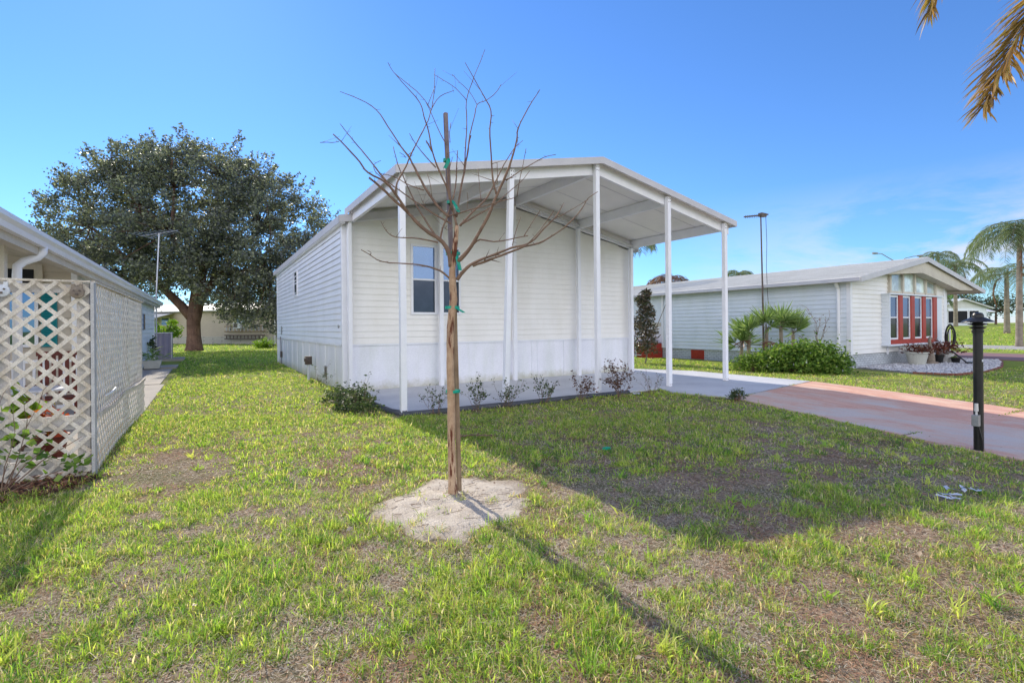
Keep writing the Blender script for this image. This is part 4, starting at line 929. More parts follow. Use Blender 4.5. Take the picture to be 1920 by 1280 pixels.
# --- the young bare tree
BRANCHES = [
 ([[1.847,3.996,1.749],[1.841,4.0,1.89],[1.84,4.001,1.996],[1.853,3.993,2.137],[1.869,3.983,2.278],[1.876,3.979,2.392]],0.04,0.028),
 ([[1.876,3.979,2.392],[1.856,3.998,2.509],[1.835,4.018,2.634],[1.824,4.033,2.778],[1.82,4.046,2.958],[1.817,4.054,3.066]],0.014,0.004),
 ([[1.83,4.007,2.032],[1.794,3.987,2.167],[1.723,3.996,2.259],[1.631,4.018,2.315],[1.539,4.038,2.387],[1.456,4.051,2.474],[1.366,4.067,2.552],[1.229,4.091,2.673],[1.143,4.107,2.74]],0.028,0.009),
 ([[1.456,4.051,2.474],[1.345,4.029,2.608],[1.258,4.018,2.692],[1.112,4.022,2.753],[1.046,4.01,2.82],[0.933,3.991,2.921],[0.833,3.978,2.996]],0.014,0.004),
 ([[0.879,3.987,2.949],[0.828,3.989,2.932],[0.784,3.992,2.928],[0.74,3.993,2.917]],0.003,0.0015),
 ([[1.258,4.018,2.706],[1.213,4.031,2.763],[1.167,4.043,2.825],[1.096,4.063,2.916],[1.026,4.084,3.0],[0.967,4.1,3.074],[0.916,4.113,3.141]],0.01,0.002),
 ([[1.726,3.994,2.259],[1.755,4.016,2.361],[1.817,4.033,2.494],[1.878,4.056,2.648],[1.923,4.087,2.806],[1.954,4.133,2.987],[1.98,4.168,3.13]],0.011,0.004),
 ([[1.707,4.001,2.267],[1.651,4.089,2.399],[1.585,4.202,2.59],[1.532,4.309,2.805],[1.489,4.396,2.985],[1.469,4.466,3.168]],0.011,0.003),
 ([[1.34,4.024,2.614],[1.357,4.036,2.711],[1.433,4.028,2.855],[1.469,4.028,2.946],[1.557,4.02,3.129],[1.629,4.013,3.279],[1.667,4.016,3.392],[1.738,4.002,3.507],[1.853,3.963,3.571]],0.01,0.0025),
 ([[1.659,4.018,3.382],[1.585,4.082,3.52],[1.487,4.161,3.633],[1.403,4.229,3.728],[1.362,4.266,3.822]],0.004,0.0015),
 ([[1.667,4.016,3.392],[1.707,4.054,3.59],[1.734,4.099,3.793]],0.004,0.0015),
 ([[1.639,4.035,3.427],[1.712,4.05,3.607]],0.003,0.0015),
 ([[1.822,4.023,2.474],[1.759,4.074,2.548],[1.676,4.145,2.696],[1.608,4.208,2.862],[1.554,4.26,3.011],[1.512,4.296,3.086],[1.476,4.327,3.152],[1.399,4.395,3.313],[1.313,4.469,3.476],[1.194,4.561,3.575],[1.044,4.676,3.659]],0.017,0.002),
 ([[1.847,4.004,2.527],[1.793,3.974,2.689],[1.714,3.962,2.83],[1.632,3.939,2.998],[1.593,3.906,3.132],[1.542,3.886,3.248],[1.5,3.866,3.347],[1.384,3.872,3.453],[1.286,3.875,3.542]],0.012,0.002),
 ([[1.632,3.939,2.99],[1.606,3.941,3.036],[1.581,3.944,3.075]],0.007,0.005),
 ([[1.678,3.965,2.868],[1.574,3.974,2.965],[1.505,3.977,3.038],[1.446,3.973,3.118]],0.006,0.0025),
 ([[1.814,4.056,3.12],[1.748,4.078,3.256],[1.691,4.095,3.391],[1.65,4.108,3.476]],0.005,0.002),
 ([[1.875,3.983,2.473],[1.932,4.024,2.701],[1.988,4.053,2.897],[2.031,4.077,3.056],[2.065,4.1,3.198],[2.089,4.107,3.27]],0.013,0.006),
 ([[1.988,4.053,2.897],[2.049,4.139,3.208],[2.093,4.195,3.422],[2.126,4.266,3.665],[2.202,4.297,3.869],[2.305,4.322,4.103],[2.372,4.339,4.258]],0.008,0.0015),
 ([[2.126,4.266,3.665],[2.059,4.357,3.801],[1.976,4.452,3.898],[1.906,4.531,3.973]],0.004,0.0015),
 ([[2.038,4.078,3.076],[2.074,4.097,3.273],[2.12,4.103,3.432],[2.157,4.11,3.573],[2.237,4.082,3.618],[2.329,4.052,3.703],[2.378,4.041,3.786]],0.007,0.0015),
 ([[2.157,4.11,3.573],[2.113,4.166,3.698],[2.044,4.237,3.804],[1.989,4.294,3.891]],0.0035,0.0015),
 ([[1.9,3.964,2.392],[2.016,3.957,2.518],[2.153,3.945,2.658],[2.24,3.949,2.798],[2.355,3.96,3.003],[2.466,3.96,3.171],[2.559,3.947,3.26]],0.014,0.002),
 ([[1.88,3.976,2.075],[1.947,3.904,2.167],[2.007,3.828,2.3],[2.065,3.75,2.448],[2.112,3.673,2.626],[2.164,3.591,2.8],[2.191,3.535,2.94],[2.205,3.492,3.063],[2.203,3.473,3.139],[2.253,3.396,3.287],[2.316,3.311,3.423]],0.022,0.0018),
 ([[2.107,3.675,2.631],[2.077,3.679,2.742],[2.053,3.667,2.956],[2.037,3.651,3.167],[2.037,3.632,3.311],[1.981,3.65,3.423],[1.903,3.676,3.565],[1.833,3.7,3.69]],0.01,0.0018),
 ([[1.9,3.964,2.398],[2.075,3.954,2.506],[2.214,3.943,2.593],[2.382,3.939,2.742],[2.511,3.932,2.851],[2.627,3.934,2.983]],0.01,0.0025),
 ([[1.815,4.029,2.478],[1.933,3.87,2.509],[2.09,3.654,2.551],[2.192,3.511,2.574]],0.008,0.003),
 ([[2.164,3.609,2.737],[2.205,3.577,2.769],[2.285,3.513,2.831],[2.378,3.439,2.893],[2.431,3.397,2.924],[2.498,3.346,2.937]],0.006,0.0018),
 ([[1.979,3.87,2.217],[2.019,3.814,2.256],[2.101,3.713,2.23],[2.181,3.613,2.238],[2.292,3.471,2.259]],0.01,0.004),
 ([[1.874,3.98,1.916],[1.919,3.929,1.993],[1.984,3.863,2.06],[2.114,3.738,2.122],[2.23,3.628,2.176],[2.344,3.519,2.212],[2.426,3.428,2.324],[2.495,3.351,2.417],[2.536,3.292,2.527]],0.02,0.003),
 ([[1.979,3.873,2.034],[2.079,3.746,2.078],[2.17,3.629,2.121],[2.269,3.498,2.169],[2.354,3.386,2.193],[2.424,3.285,2.249],[2.49,3.183,2.32],[2.545,3.072,2.433],[2.563,3.019,2.503],[2.606,2.949,2.547]],0.014,0.002),
 ([[2.449,3.401,2.372],[2.566,3.251,2.456],[2.658,3.13,2.531]],0.004,0.002),
 ([[2.279,3.484,2.177],[2.355,3.385,2.293],[2.423,3.28,2.445]],0.006,0.002),
 ([[2.233,3.626,2.193],[2.253,3.598,2.319],[2.283,3.564,2.436]],0.005,0.002),
 ([[2.272,3.502,2.258],[2.303,3.426,2.361],[2.335,3.354,2.45]],0.005,0.002),
 ([[1.822,4.012,1.926],[1.734,4.026,1.993],[1.598,4.058,2.033],[1.449,4.093,2.045],[1.255,4.137,2.056],[1.159,4.153,2.11],[1.088,4.165,2.148]],0.011,0.003),
 ([[1.159,4.153,2.102],[1.164,4.14,2.126],[1.14,4.144,2.141]],0.003,0.002),
 ([[1.709,4.008,2.234],[1.594,4.136,2.278],[1.435,4.308,2.306],[1.382,4.369,2.35],[1.355,4.408,2.408],[1.339,4.435,2.457]],0.009,0.002),
 ([[1.833,4.007,2.411],[1.717,4.157,2.525],[1.605,4.304,2.651],[1.514,4.422,2.757],[1.422,4.541,2.866],[1.354,4.628,2.954],[1.346,4.663,3.037],[1.41,4.653,3.083]],0.01,0.002),
 ([[1.648,4.168,2.719],[1.532,4.256,2.774],[1.43,4.335,2.851],[1.327,4.413,2.883]],0.006,0.003),
 ([[2.107,3.955,2.627],[2.122,4.008,2.778],[2.14,4.071,2.962]],0.004,0.0015),
 ([[2.206,3.502,2.582],[2.202,3.448,2.718],[2.204,3.403,2.821],[2.202,3.353,2.936]],0.004,0.0015),
 ([[2.109,3.666,2.709],[2.128,3.691,2.821],[2.139,3.715,2.916]],0.004,0.002),
 ([[1.839,4.014,2.598],[1.832,4.039,2.78],[1.847,4.046,2.927],[1.874,4.04,3.019]],0.006,0.002),
 ([[1.845,4.037,3.137],[1.846,4.047,3.229],[1.861,4.048,3.322]],0.004,0.002),
 ([[1.525,4.282,3.021],[1.503,4.299,3.05],[1.478,4.318,3.069]],0.005,0.002),
 ([[1.705,4.123,2.659],[1.695,4.143,2.787],[1.676,4.164,2.87]],0.003,0.0015),
 ([[1.926,3.875,2.527],[1.937,3.876,2.598],[1.934,3.887,2.67]],0.003,0.0015),
 ([[1.848,3.996,2.375],[1.812,4.024,2.359],[1.795,4.037,2.368],[1.807,4.033,2.395]],0.003,0.002),
 ([[1.681,4.208,2.585],[1.66,4.226,2.623],[1.647,4.24,2.669]],0.003,0.0015),
]

tree=thing('bare_sapling','young leafless tree with spreading thin branches standing in the sandy circle','tree',(1.83,4.01,0))
mb=MB()
def smooth(P,k=3):
    P=[Vector(p) for p in P]
    if len(P)<3: return P
    out=[]
    for i in range(len(P)-1):
        a=P[max(i-1,0)];b=P[i];c=P[i+1];d=P[min(i+2,len(P)-1)]
        for j in range(k):
            t=j/k; out.append(.5*((2*b)+(c-a)*t+(2*a-5*b+4*c-d)*t*t+(3*b-a-3*c+d)*t**3))
    return out+[P[-1]]
def wobble(p,r,k=3):
    q=[]; 
    for i in range(len(p)-1):
        a=Vector(p[i]); b=Vector(p[i+1]); L=(b-a).length; n=max(1,min(k,int(L/.05)))
        for j in range(n):
            c=a.lerp(b,j/n); 
            if j or i: c+=Vector((random.uniform(-1,1),random.uniform(-1,1),random.uniform(-1,1)))*min(.0035,L*.03)
            q.append(c)
    q.append(Vector(p[-1])); return q
tp=[(1.832,4.01,-.03),(1.828,4.01,.12),(1.822,4.012,.5),(1.822,4.01,.9),(1.815,4.008,1.2),(1.82,4.006,1.5),(1.826,4.002,1.62)]
p0=BRANCHES[0][0][0]
tp[-1]=((tp[-1][0]+p0[0])/2,(tp[-1][1]+p0[1])/2,(1.55+p0[2])/2 if p0[2]>1.7 else 1.6)
tp.append(tuple(p0)); tp+= [tuple(q) for q in BRANCHES[0][0][1:]]
nn_=len(tp); rr=[.047,.039,.036,.035,.034,.033,.034,.034]+[.032,.028,.025,.022,.017][:nn_-8]
q=[];rq=[]
for i in range(nn_-1):
    for j in range(4):
        q.append(Vector(tp[i]).lerp(Vector(tp[i+1]),j/4)+Vector((random.uniform(-1,1),random.uniform(-1,1),0))*.0018); rq.append((rr[i]*(1-j/4)+rr[i+1]*j/4)*random.uniform(.95,1.06))
q.append(Vector(tp[-1])); rq.append(rr[-1])
mb.tube(q,rq,14); mb.build('trunk',M['bark'],tree,smooth=True)
mb=MB()
for pts,r0,r1 in BRANCHES[1:]:
    q=wobble(smooth(pts),r0,2); n=len(q); rs=[(r0*.88+(max(r1,.0024)-r0*.88)*(i/(n-1))**.8)*random.uniform(.92,1.12) for i in range(n)]
    mb.tube(q,rs,6)
    # buds / small spurs
    for i in range(1,n-1):
        if random.random()<.35:
            d=Vector((random.uniform(-1,1),random.uniform(-1,1),random.uniform(-.2,1))).normalized(); L=random.uniform(.012,.045) if random.random()<.8 else random.uniform(.08,.22)
            mb.tube([q[i],q[i]+d*L],[rs[i]*.5,.001],4)
mb.build('branches',M['twig'],tree,smooth=True)
st=thing('tree_stake','tall weathered wooden stake tied with green tape behind the sapling trunk','stake',(1.905,4.05,0))
mb=MB(); mb.bar((1.915,4.05,-.05),(1.888,4.07,1.75),.034,.034,up=(0,1,0)); mb.build('lower_stake',M['stake'],st,bevel=.003)
mb=MB(); mb.bar((1.893,4.085,1.5),(1.832,4.10,3.42),.034,.034,up=(0,1,0)); mb.build('upper_stake',M['stake_dark'],st,bevel=.003)
def ring(mb,c,r,h,w_=.004):
    mb.lathe([(r,0),(r+w_,0),(r+w_,h),(r,h)],c,14)
for (x,y,z,fl) in ((1.835,4.09,2.98,(-.05,-.02,-.10)),(1.855,4.06,2.60,(.04,-.03,-.10)),(1.866,4.04,2.14,(.02,-.05,-.16)),(1.85,4.03,1.66,(.07,-.04,-.05)),(1.85,4.03,.92,(0,-.02,-.01))):
    mb=MB(); ring(mb,(x,y,z),.06 if z<2.2 else .028,.025)
    p=Vector((x,y-.05,z+.015)); f=Vector(fl); s=Vector((.016,.004,.0))
    mb.add([p-s,p+s,p+f*.55+s*1.2+Vector((0,-.01,0)),p+f*.55-s*.9,p+f+s*1.3,p+f-s*1.1],[(0,1,2,3),(3,2,4,5)])
    mb.build('tie_tape',M['tape'],st)

# --- big oak
OB=Vector((-.85,41.4,0))
oak=thing('oak_tree','broad dense dark oak with thick trunk in the back lawn','tree',tuple(OB))
def ok(r,f,z): return OB+Vector((r*CT+f*ST, -r*ST+f*CT, z))   # r = right, f = away
mb=MB()
mb.tube([ok(0,0,-.2),ok(.02,0,.25),ok(0,0,1.0),ok(-.02,0,2.0),ok(.15,0,3.0),ok(.35,0,4.4),ok(.6,.2,6.5)],[.66,.52,.43,.42,.46,.42,.28],16)
limbs=[[(-.1,0,2.3),(-.9,0,3.2),(-2.0,-.2,4.4),(-3.6,-.4,5.8),(-5.5,-.4,7.4),(-7.2,0,8.8)],[(.3,0,3.4),(1.2,.4,4.8),(2.4,.8,6.6),(4.0,1,8.6)],[(.3,0,4),(.1,-.8,5.6),(-.4,-1.6,8),(-.2,-1.6,11)],
 [(.5,0,5),(1.3,-.5,7),(2.0,-.6,9.5),(2.4,-.5,12)],[(0,0,3.0),(.4,1.2,4.4),(.2,2.6,7),(0,3,10)],[(-3.0,-.3,5.2),(-4,-.6,4.9),(-6,-.8,5.0),(-8.5,-.8,5.2)],[(1.2,.4,4.8),(3,-.4,5.4),(5.4,-.8,5.8),(7.5,-.6,5.4)],[(-.4,-1.6,8),(-2.4,-1.8,9.8),(-4.2,-1.5,11.5)]]
lr=[(.36,.08),(.30,.08),(.26,.07),(.22,.05),(.26,.06),(.12,.04),(.17,.05),(.14,.04)]
for L_,(a,b) in zip(limbs,lr):
    n=len(L_); mb.tube([ok(*[p[0],p[1],p[2]]) for p in L_],[a+(b-a)*i/(n-1) for i in range(n)],9)
ell=[((.5,9,0),(6.2,5.4,5.5)),((-5.7,8.0,0),(4.2,4.4,4.4)),((5.6,7.4,0),(4.2,4.6,4.6)),((-4.4,10.9,0),(3.7,3.0,3.6)),((1.2,12.0,0),(2.9,2.6,3.2)),((4.6,10.2,0),(2.9,2.5,2.8)),((-9.0,6.6,0),(1.7,2.0,2.2)),((7.6,4.6,-.5),(2.4,3.2,3)),((-6,5.0,0),(4.6,2.7,4)),((3.0,5.4,-1.5),(3.0,2.6,3.0)),((5.4,3.6,-1),(2.4,2.1,2.6)),((-.5,6.4,-2.5),(3.4,2.6,2.6)),((-1.6,13,0),(2.0,1.2,2)),((-8.3,3.6,0),(2.6,2.2,3)),((8.3,2.9,-.5),(1.6,1.7,2)),((2.6,3.2,1.5),(1.8,1.2,2))]
cl=[]
for (c,r) in ell:
    vol=r[0]*r[1]*r[2]; n=int(6.6*vol**.72)
    for _ in range(n):
        d=Vector((random.gauss(0,1),random.gauss(0,1),random.gauss(0,1))).normalized(); rr_=random.uniform(.66,1.06)
        cl.append((c[0]+d.x*r[0]*rr_, d.y*r[2]*rr_+c[2], c[1]+d.z*r[1]*rr_))
Cs=[];Dd=[]
tw=MB()
def near_gap(p):   # window of light round the trunk fork
    return (abs(p[0]-.1)<1.1 and p[2]<3.0) or p[2]<1.4
for p in cl:
    if near_gap(p): continue
    c=ok(*p); R=random.uniform(.30,.80); n=int(150*(R/.6)**2)
    g=rng.normal(size=(n,3))*np.array([R*.5,R*.5,R*.36]); 
    Cs.append(g+np.array(c))
    if random.random()<.33:
        root=min(((ok(*q)-c).length,q) for L_ in limbs for q in L_)[1]
        a=ok(*root); m_=a.lerp(c,.5)+Vector((random.uniform(-.4,.4),random.uniform(-.4,.4),random.uniform(-.1,.6))); mb.tube([a,m_,c],[.055,.035,.012],4)
# spiky sprays along the top outline
for (c,r) in ell:
    for _ in range(24):
        a=random.uniform(-PI,PI); e=random.uniform(-.1,1.2); d=Vector((math.cos(e)*math.cos(a)*r[0],math.cos(e)*math.sin(a)*r[2],math.sin(e)*r[1]))
        p=Vector((c[0],c[2],c[1]))+Vector((d.x,d.y,d.z))*.96; dn=(d.normalized()+Vector((random.uniform(-.5,.5),random.uniform(-.5,.5),random.uniform(.1,.9)))).normalized()
        L=random.uniform(.6,1.5)
        q0=ok(p.x,p.y,p.z); q1=ok(*(p+Vector((dn.x,dn.y,dn.z))*L)); mb.tube([q0,q1],[.02,.006],3)
        n=55; t_=rng.random(n)[:,None]; Cs.append(np.array(q0)*(1-t_)+np.array(q1)*t_+rng.normal(size=(n,3))*.13*(1.15-t_))
C=np.concatenate(Cs)
mb.build('trunk',M['oakbark'],oak,smooth=True)
leaf_obj('crown',C,.155,M['oakleaf'],oak,aspect=.75,fold=.2,szvar=.45)

# --- palms
def frond_geo(P0,P1,P2,P3,n=60,L=.5,w_=.028,sweep=.6,droop=.5,seed=0,tipL=.45,one=0):
    """leaflets along a bezier rachis"""
    rd=np.random.default_rng(seed); P=[np.array(p,float) for p in (P0,P1,P2,P3)]
    V=[];Q=[];T=[];rach=[]
    for i in range(13):
        t=i/12; rach.append((1-t)**3*P[0]+3*(1-t)**2*t*P[1]+3*(1-t)*t*t*P[2]+t**3*P[3])
    for i in range(n):
        t=.16+.84*(i/(n-1)); c=(1-t)**3*P[0]+3*(1-t)**2*t*P[1]+3*(1-t)*t*t*P[2]+t**3*P[3]
        tg_=3*(1-t)**2*(P[1]-P[0])+6*(1-t)*t*(P[2]-P[1])+3*t*t*(P[3]-P[2]); tg_/=np.linalg.norm(tg_)
        s=np.cross(tg_,[0,0,1.]); s/=np.linalg.norm(s)+1e-6; up=np.cross(s,tg_)
        prof=math.sin(PI*min(1,(.12+.88*t)))**.5*(1-.0*t) if t<.9 else .75
        ll=L*(.45+.55*math.sin(PI*min(1,max(0,.08+t*.86))))
        if t>.85: ll=L*(tipL+.2*(1-t))
        for sd_ in (-1,1):
            if rd.random()<.04: continue
            sw=sweep*rd.uniform(.75,1.25); d=s*sd_*math.cos(sw)+tg_*math.sin(sw)+up*rd.uniform(-.1,.35); d/=np.linalg.norm(d)
            l=ll*rd.uniform(.8,1.12); g=np.array([0,0,-1.])*droop*rd.uniform(.7,1.3)
            a=c; b=c+d*l*.4+g*l*.07; m_=c+d*l*.75+g*l*.28; e=c+d*l*.97+g*l*.6
            wv=np.cross(d,[rd.normal()*.4,rd.normal()*.4,1.]); wv/=np.linalg.norm(wv)+1e-6; wv=wv*w_/2*rd.uniform(.7,1.2)
            k=len(V); V+= [a-wv*.5,a+wv*.5,b+wv,b-wv,m_+wv*.7,m_-wv*.7,e]
            Q+=[(k,k+1,k+2,k+3),(k+3,k+2,k+4,k+5)]; T+=[(k+5,k+4,k+6)]
    return V,Q,T,rach
def merge(name,parts,m,parent):
    V=[];Q=[];T=[]
    for v,q,t,_ in parts:
        k=len(V); V+=list(v); Q+=[tuple(i+k for i in f) for f in q]; T+=[tuple(i+k for i in f) for f in t]
    return np_mesh(name,np.array(V),np.array(Q),np.array(T),m,parent,off=tuple(parent.location))
# near palm, only its drooping fronds reach into the picture
PC=Vector(view(10.66,8.85,7.96))
npalm=thing('palm_tree','tall palm with drooping yellow brown fronds entering the top right corner','palm',(PC.x,PC.y,float(terr(PC.x,PC.y))))
mb=MB(); b0=Vector((PC.x,PC.y,-.3))
mb.tube([b0,b0+Vector((0,0,.4)),b0+Vector((.03,0,2.5)),b0+Vector((.02,.02,5.5)),PC-Vector((0,0,.1))],[.26,.2,.16,.15,.13],14); mb.build('trunk',M['palmbark'],npalm,smooth=True)
rb=MB()
def near_frond(p3,seed,lift=.9,L=.62,n=92,m_='frond_brown',droop=.5,sweep=.9,w_=.022,mid=None):
    p3=Vector(p3); h=p3-PC; hp=Vector((h.x,h.y,0))
    p1=PC+hp*.33+Vector((0,0,lift)); p2=PC+hp*.80+Vector((0,0,h.z*.35+lift*.55)) if mid is None else Vector(mid)
    g=frond_geo(PC,p1,p2,p3,n=n,L=L,w_=w_,sweep=sweep,droop=droop,seed=seed); rb.tube([tuple(p) for p in g[3]],[.022-.0014*i for i in range(13)],6); return g
f1=near_frond(view(888/930*8.12,8.12,5.02),1,lift=.36,mid=view(8.56,8.34,6.36),L=.95,sweep=1.12,droop=.22,n=210,w_=.036)
f2=near_frond(view(788/930*9.28,9.28,7.30),2,lift=1.9,mid=view(8.34,9.28,9.0),L=.85,sweep=1.1,droop=.55,n=200,w_=.034)
merge('fronds',[f1,f2],M['frond_brown'],npalm)
gs=[]
for k in range(9):
    a=k*.7-.9+TH; 
    dx,dy=math.cos(a),math.sin(a)
    if dx*(-CT)+dy*ST>-.35: continue      # none toward the lawn side
    gs.append(near_frond((PC.x+dx*3.4,PC.y+dy*3.4,PC.z-1.6),20+k,n=60,L=.8))
merge('green_fronds',gs,M['frond'],npalm)
rb.build('frond_stems',M['palmbark'],npalm)

def queen_palm(r,d,hz_,label,rad=.16,L=3.0,nf=15,seed=0,leaf='frond_far',dead=True,group='queen palms beyond the far path',lean=0,ll=.8,wl=.035,nl=80,el=(-.25,1.25)):
    x,y,_=view(r,d); z0=float(terr(x,y)); rd=random.Random(seed)
    t_=thing('palm_tree',label,'palm',(x,y,z0),group=group)
    top=Vector((x+lean,y,hz_)); mb=MB(); mb.tube([(x,y,z0-.3),(x,y,z0+.3),(x+lean*.3,y,z0+(hz_-z0)*.4),tuple(top)],[rad*1.35,rad*1.1,rad*.95,rad*.7],10); mb.build('trunk',M['palmbark'],t_,smooth=True)
    gs=[]; rb=MB()
    for k in range(nf):
        a=k*2.4+rd.random()*.5; e=el[0]+(el[1]-el[0])*((k+.5)/nf); l=L*rd.uniform(.85,1.1)
        hd=Vector((math.cos(a),math.sin(a),0)); p1=top+hd*l*.35*math.cos(e)+Vector((0,0,l*.45*math.sin(e)+.25)); p2=top+hd*l*.8+Vector((0,0,l*.42*math.sin(e)-.05*l)); p3=top+hd*l*.98+Vector((0,0,l*(.1*math.sin(e)-.55)))
        g=frond_geo(top,p1,p2,p3,n=nl,L=ll,w_=wl,sweep=.5,droop=1.1,seed=seed*50+k); gs.append(g); rb.tube([tuple(p) for p in g[3][::2]],[.035,.03,.025,.02,.016,.012,.008],4)
    merge('fronds',gs,M[leaf],t_); rb.build('frond_stems',M['palmbark'],t_)
    if dead:
        gs=[]
        for k in range(3):
            a=rd.random()*6.28; hd=Vector((math.cos(a),math.sin(a),0))
            gs.append(frond_geo(top-Vector((0,0,.2)),top+hd*.8,top+hd*1.0+Vector((0,0,-1.4)),top+hd*.7+Vector((0,0,-2.6)),n=26,L=.35,w_=.06,sweep=1.2,droop=.8,seed=seed*9+k))
        merge('dead_fronds',gs,M['deadfrond'],t_)
    return t_
def pr(px,D): return (px-960)/930*D
queen_palm(pr(1911,30),30,6.9,'nearest queen palm with grey trunk at the right edge of the picture',rad=.165,L=2.7,nf=18,seed=1,lean=.2)
queen_palm(pr(1888,43),43,5.6,'shorter queen palm with hanging brown fronds just behind the nearest one',rad=.2,L=3.0,nf=14,seed=2)
queen_palm(pr(1792,58),58,8.0,'queen palm crown rising behind the right end of the neighbour roof',rad=.2,L=3.0,nf=16,seed=3,nl=50,wl=.06)
queen_palm(pr(1760,66),66,10.3,'small palm crown just above the slope of the neighbour gable',rad=.2,L=2.4,nf=12,seed=4,dead=False,nl=45,wl=.06)
queen_palm(pr(1812,64),70,5.0,'low palm beside the distant screened porch house',rad=.2,L=3.2,nf=14,seed=14,dead=False,nl=45,wl=.07)
queen_palm(pr(1386,52),52,6.6,'palm whose crown just clears the middle of the neighbour roof',rad=.18,L=2.0,nf=12,seed=5,dead=False,nl=45,wl=.05,group='palms behind the neighbour roof')
queen_palm(pr(1252,40),40,4.9,'rusty brown palm crown above the far end of the neighbour roof',rad=.18,L=2.1,nf=13,seed=6,leaf='deadfrond',dead=False,nl=45,wl=.045,group='palms behind the neighbour roof',el=(.2,1.2))
queen_palm(pr(1178,28),28,6.6,'palm mostly hidden behind the carport corner with fronds hanging out',rad=.16,L=1.6,nf=12,seed=7,dead=True,nl=50,wl=.04,group='palms behind the neighbour roof')

# distant tree masses
def blob_tree(r,d,w_,h_,label,group=None,m_='hedge',seed=0,n=2600,leaf=.35,z0=None,name='distant_tree'):
    x,y,_=view(r,d); z=float(terr(x,y)); rd=random.Random(seed); t_=thing(name,label,'tree',(x,y,z),group=group)
    mb=MB(); mb.tube([(x,y,z-.2),(x+.1,y,z+h_*.35),(x+.1,y,z+h_*.6)],[.22,.16,.08],7)
    cs=[]
    for _ in range(16):
        a=rd.random()*6.28; rr_=rd.random()**.5*w_*.40; c=Vector((x+rr_*math.cos(a),y+rr_*math.sin(a),z+h_*(.35+.5*rd.random()*(1-(rr_/w_)**2)))); s=rd.uniform(.14,.25)*w_
        mb.tube([(x+.1,y,z+h_*.4),tuple(c)],[.08,.03],4)
        g=rng.normal(size=(n//16,3)); g/=np.linalg.norm(g,axis=1,keepdims=True); g*=(rng.random((n//16,1))**.4)*np.array([s,s,s*.7]); cs.append(g+np.array(c))
    mb.build('trunk',M['oakbark'],t_); leaf_obj('crown',np.concatenate(cs),leaf,M[m_],t_,aspect=.8)
darkleaf=leafmat('distant_foliage',[(.03,.05,.025),(.055,.075,.035),(.09,.11,.05)],trans=.2); M['darkleaf']=darkleaf
blob_tree(pr(1800,82),90,9,7.5,'pale green distant tree above the screened porch house',m_='hedge',seed=3,group='distant trees on the right')
blob_tree(pr(1756,88),98,8,6.0,'distant tree peeping past the porch post',m_='darkleaf',seed=4,group='distant trees on the right')
blob_tree(pr(1868,95),105,13,7.5,'dark distant tree behind the low white houses',m_='darkleaf',seed=5,group='distant trees on the right')
blob_tree(pr(1915,95),100,11,6.5,'dark distant tree at the far right edge',m_='darkleaf',seed=6,group='distant trees on the right')
blob_tree(pr(1730,70),72,5,3.6,'dark bush left of the distant screened porch',m_='darkleaf',seed=7,group='distant trees on the right')
# green fringe under the oak
blob_tree(-31.4,45,2.6,2.6,'small bright green tree beside the awning house',m_='brightleaf',seed=8,n=1400,leaf=.22)

# fan palm cluster beside the neighbour house
fp=thing('fan_palm','clump of green fan palms with stiff pointed blades against the pale siding','palm',(16.3,9.7,0))
V=[];T=[];sb=MB()
def fan(c,axis_,R,n=22,spread=2.3):
    a=Vector(axis_).normalized(); s=a.cross(Vector((0,0,1))); 
    if s.length<.2: s=Vector((1,0,0))
    s.normalize(); u=s.cross(a)
    s2=(s*math.cos(.6)+u*math.sin(random.uniform(-.8,.8))).normalized()
    for i in range(n):
        t_=-spread/2+spread*i/(n-1); d=(a*math.cos(t_)+s2*math.sin(t_)).normalized(); d=(d+Vector((random.gauss(0,.06),random.gauss(0,.06),random.gauss(0,.06)))).normalized()
        L=R*random.uniform(.75,1.1)*(1-.12*abs(t_)); w_=.021; wv=d.cross(Vector((random.random()-.5,random.random()-.5,random.random()-.5))).normalized()*w_
        k=len(V); c_=Vector(c); m_=c_+d*L*.55; e=c_+d*L+Vector((0,0,-.01*L)); V.extend([tuple(c_-wv*.3),tuple(c_+wv*.3),tuple(m_+wv),tuple(m_-wv),tuple(e)]); T.extend([(k,k+1,k+2),(k,k+2,k+3),(k+3,k+2,k+4)])
stems=[((15.9,10.35,0),1.15),((16.25,9.9,0),1.35),((16.55,9.55,0),1.4),((15.7,10.5,0),.7),((16.85,9.35,0),1.15)]
for (b_,h_) in stems:
    tp_=Vector(b_)+Vector((random.uniform(-.1,.1),0,h_)); sb.tube([b_,tuple(tp_)],[.07,.055],8)
    for k in range(10):
        a=random.random()*6.28; e=random.uniform(.15,1.5); d=Vector((math.cos(a)*math.cos(e),math.sin(a)*math.cos(e),math.sin(e))); q=tp_+d*random.uniform(.18,.34); sb.tube([tuple(tp_),tuple(q)],[.012,.008],4); fan(q,d,random.uniform(.55,.8))
Varr=np.array(V); o=np_mesh('fan_leaves',Varr,np.zeros((0,4),int),np.array(T),M['fanleaf'],fp,off=tuple(fp.location)); sb.build('stems',M['palmbark'],fp)
V=[];T=[]
for k in range(7): 
    b_=random.choice(stems)[0]; fan((b_[0]+random.uniform(-.2,.2),b_[1]-.1,random.uniform(.55,1.0)),(random.uniform(-1,1),-.4,-.9),.5,n=18)
np_mesh('dead_fan_leaves',np.array(V),np.zeros((0,4),int),np.array(T),M['deadfrond'],fp,off=tuple(fp.location))

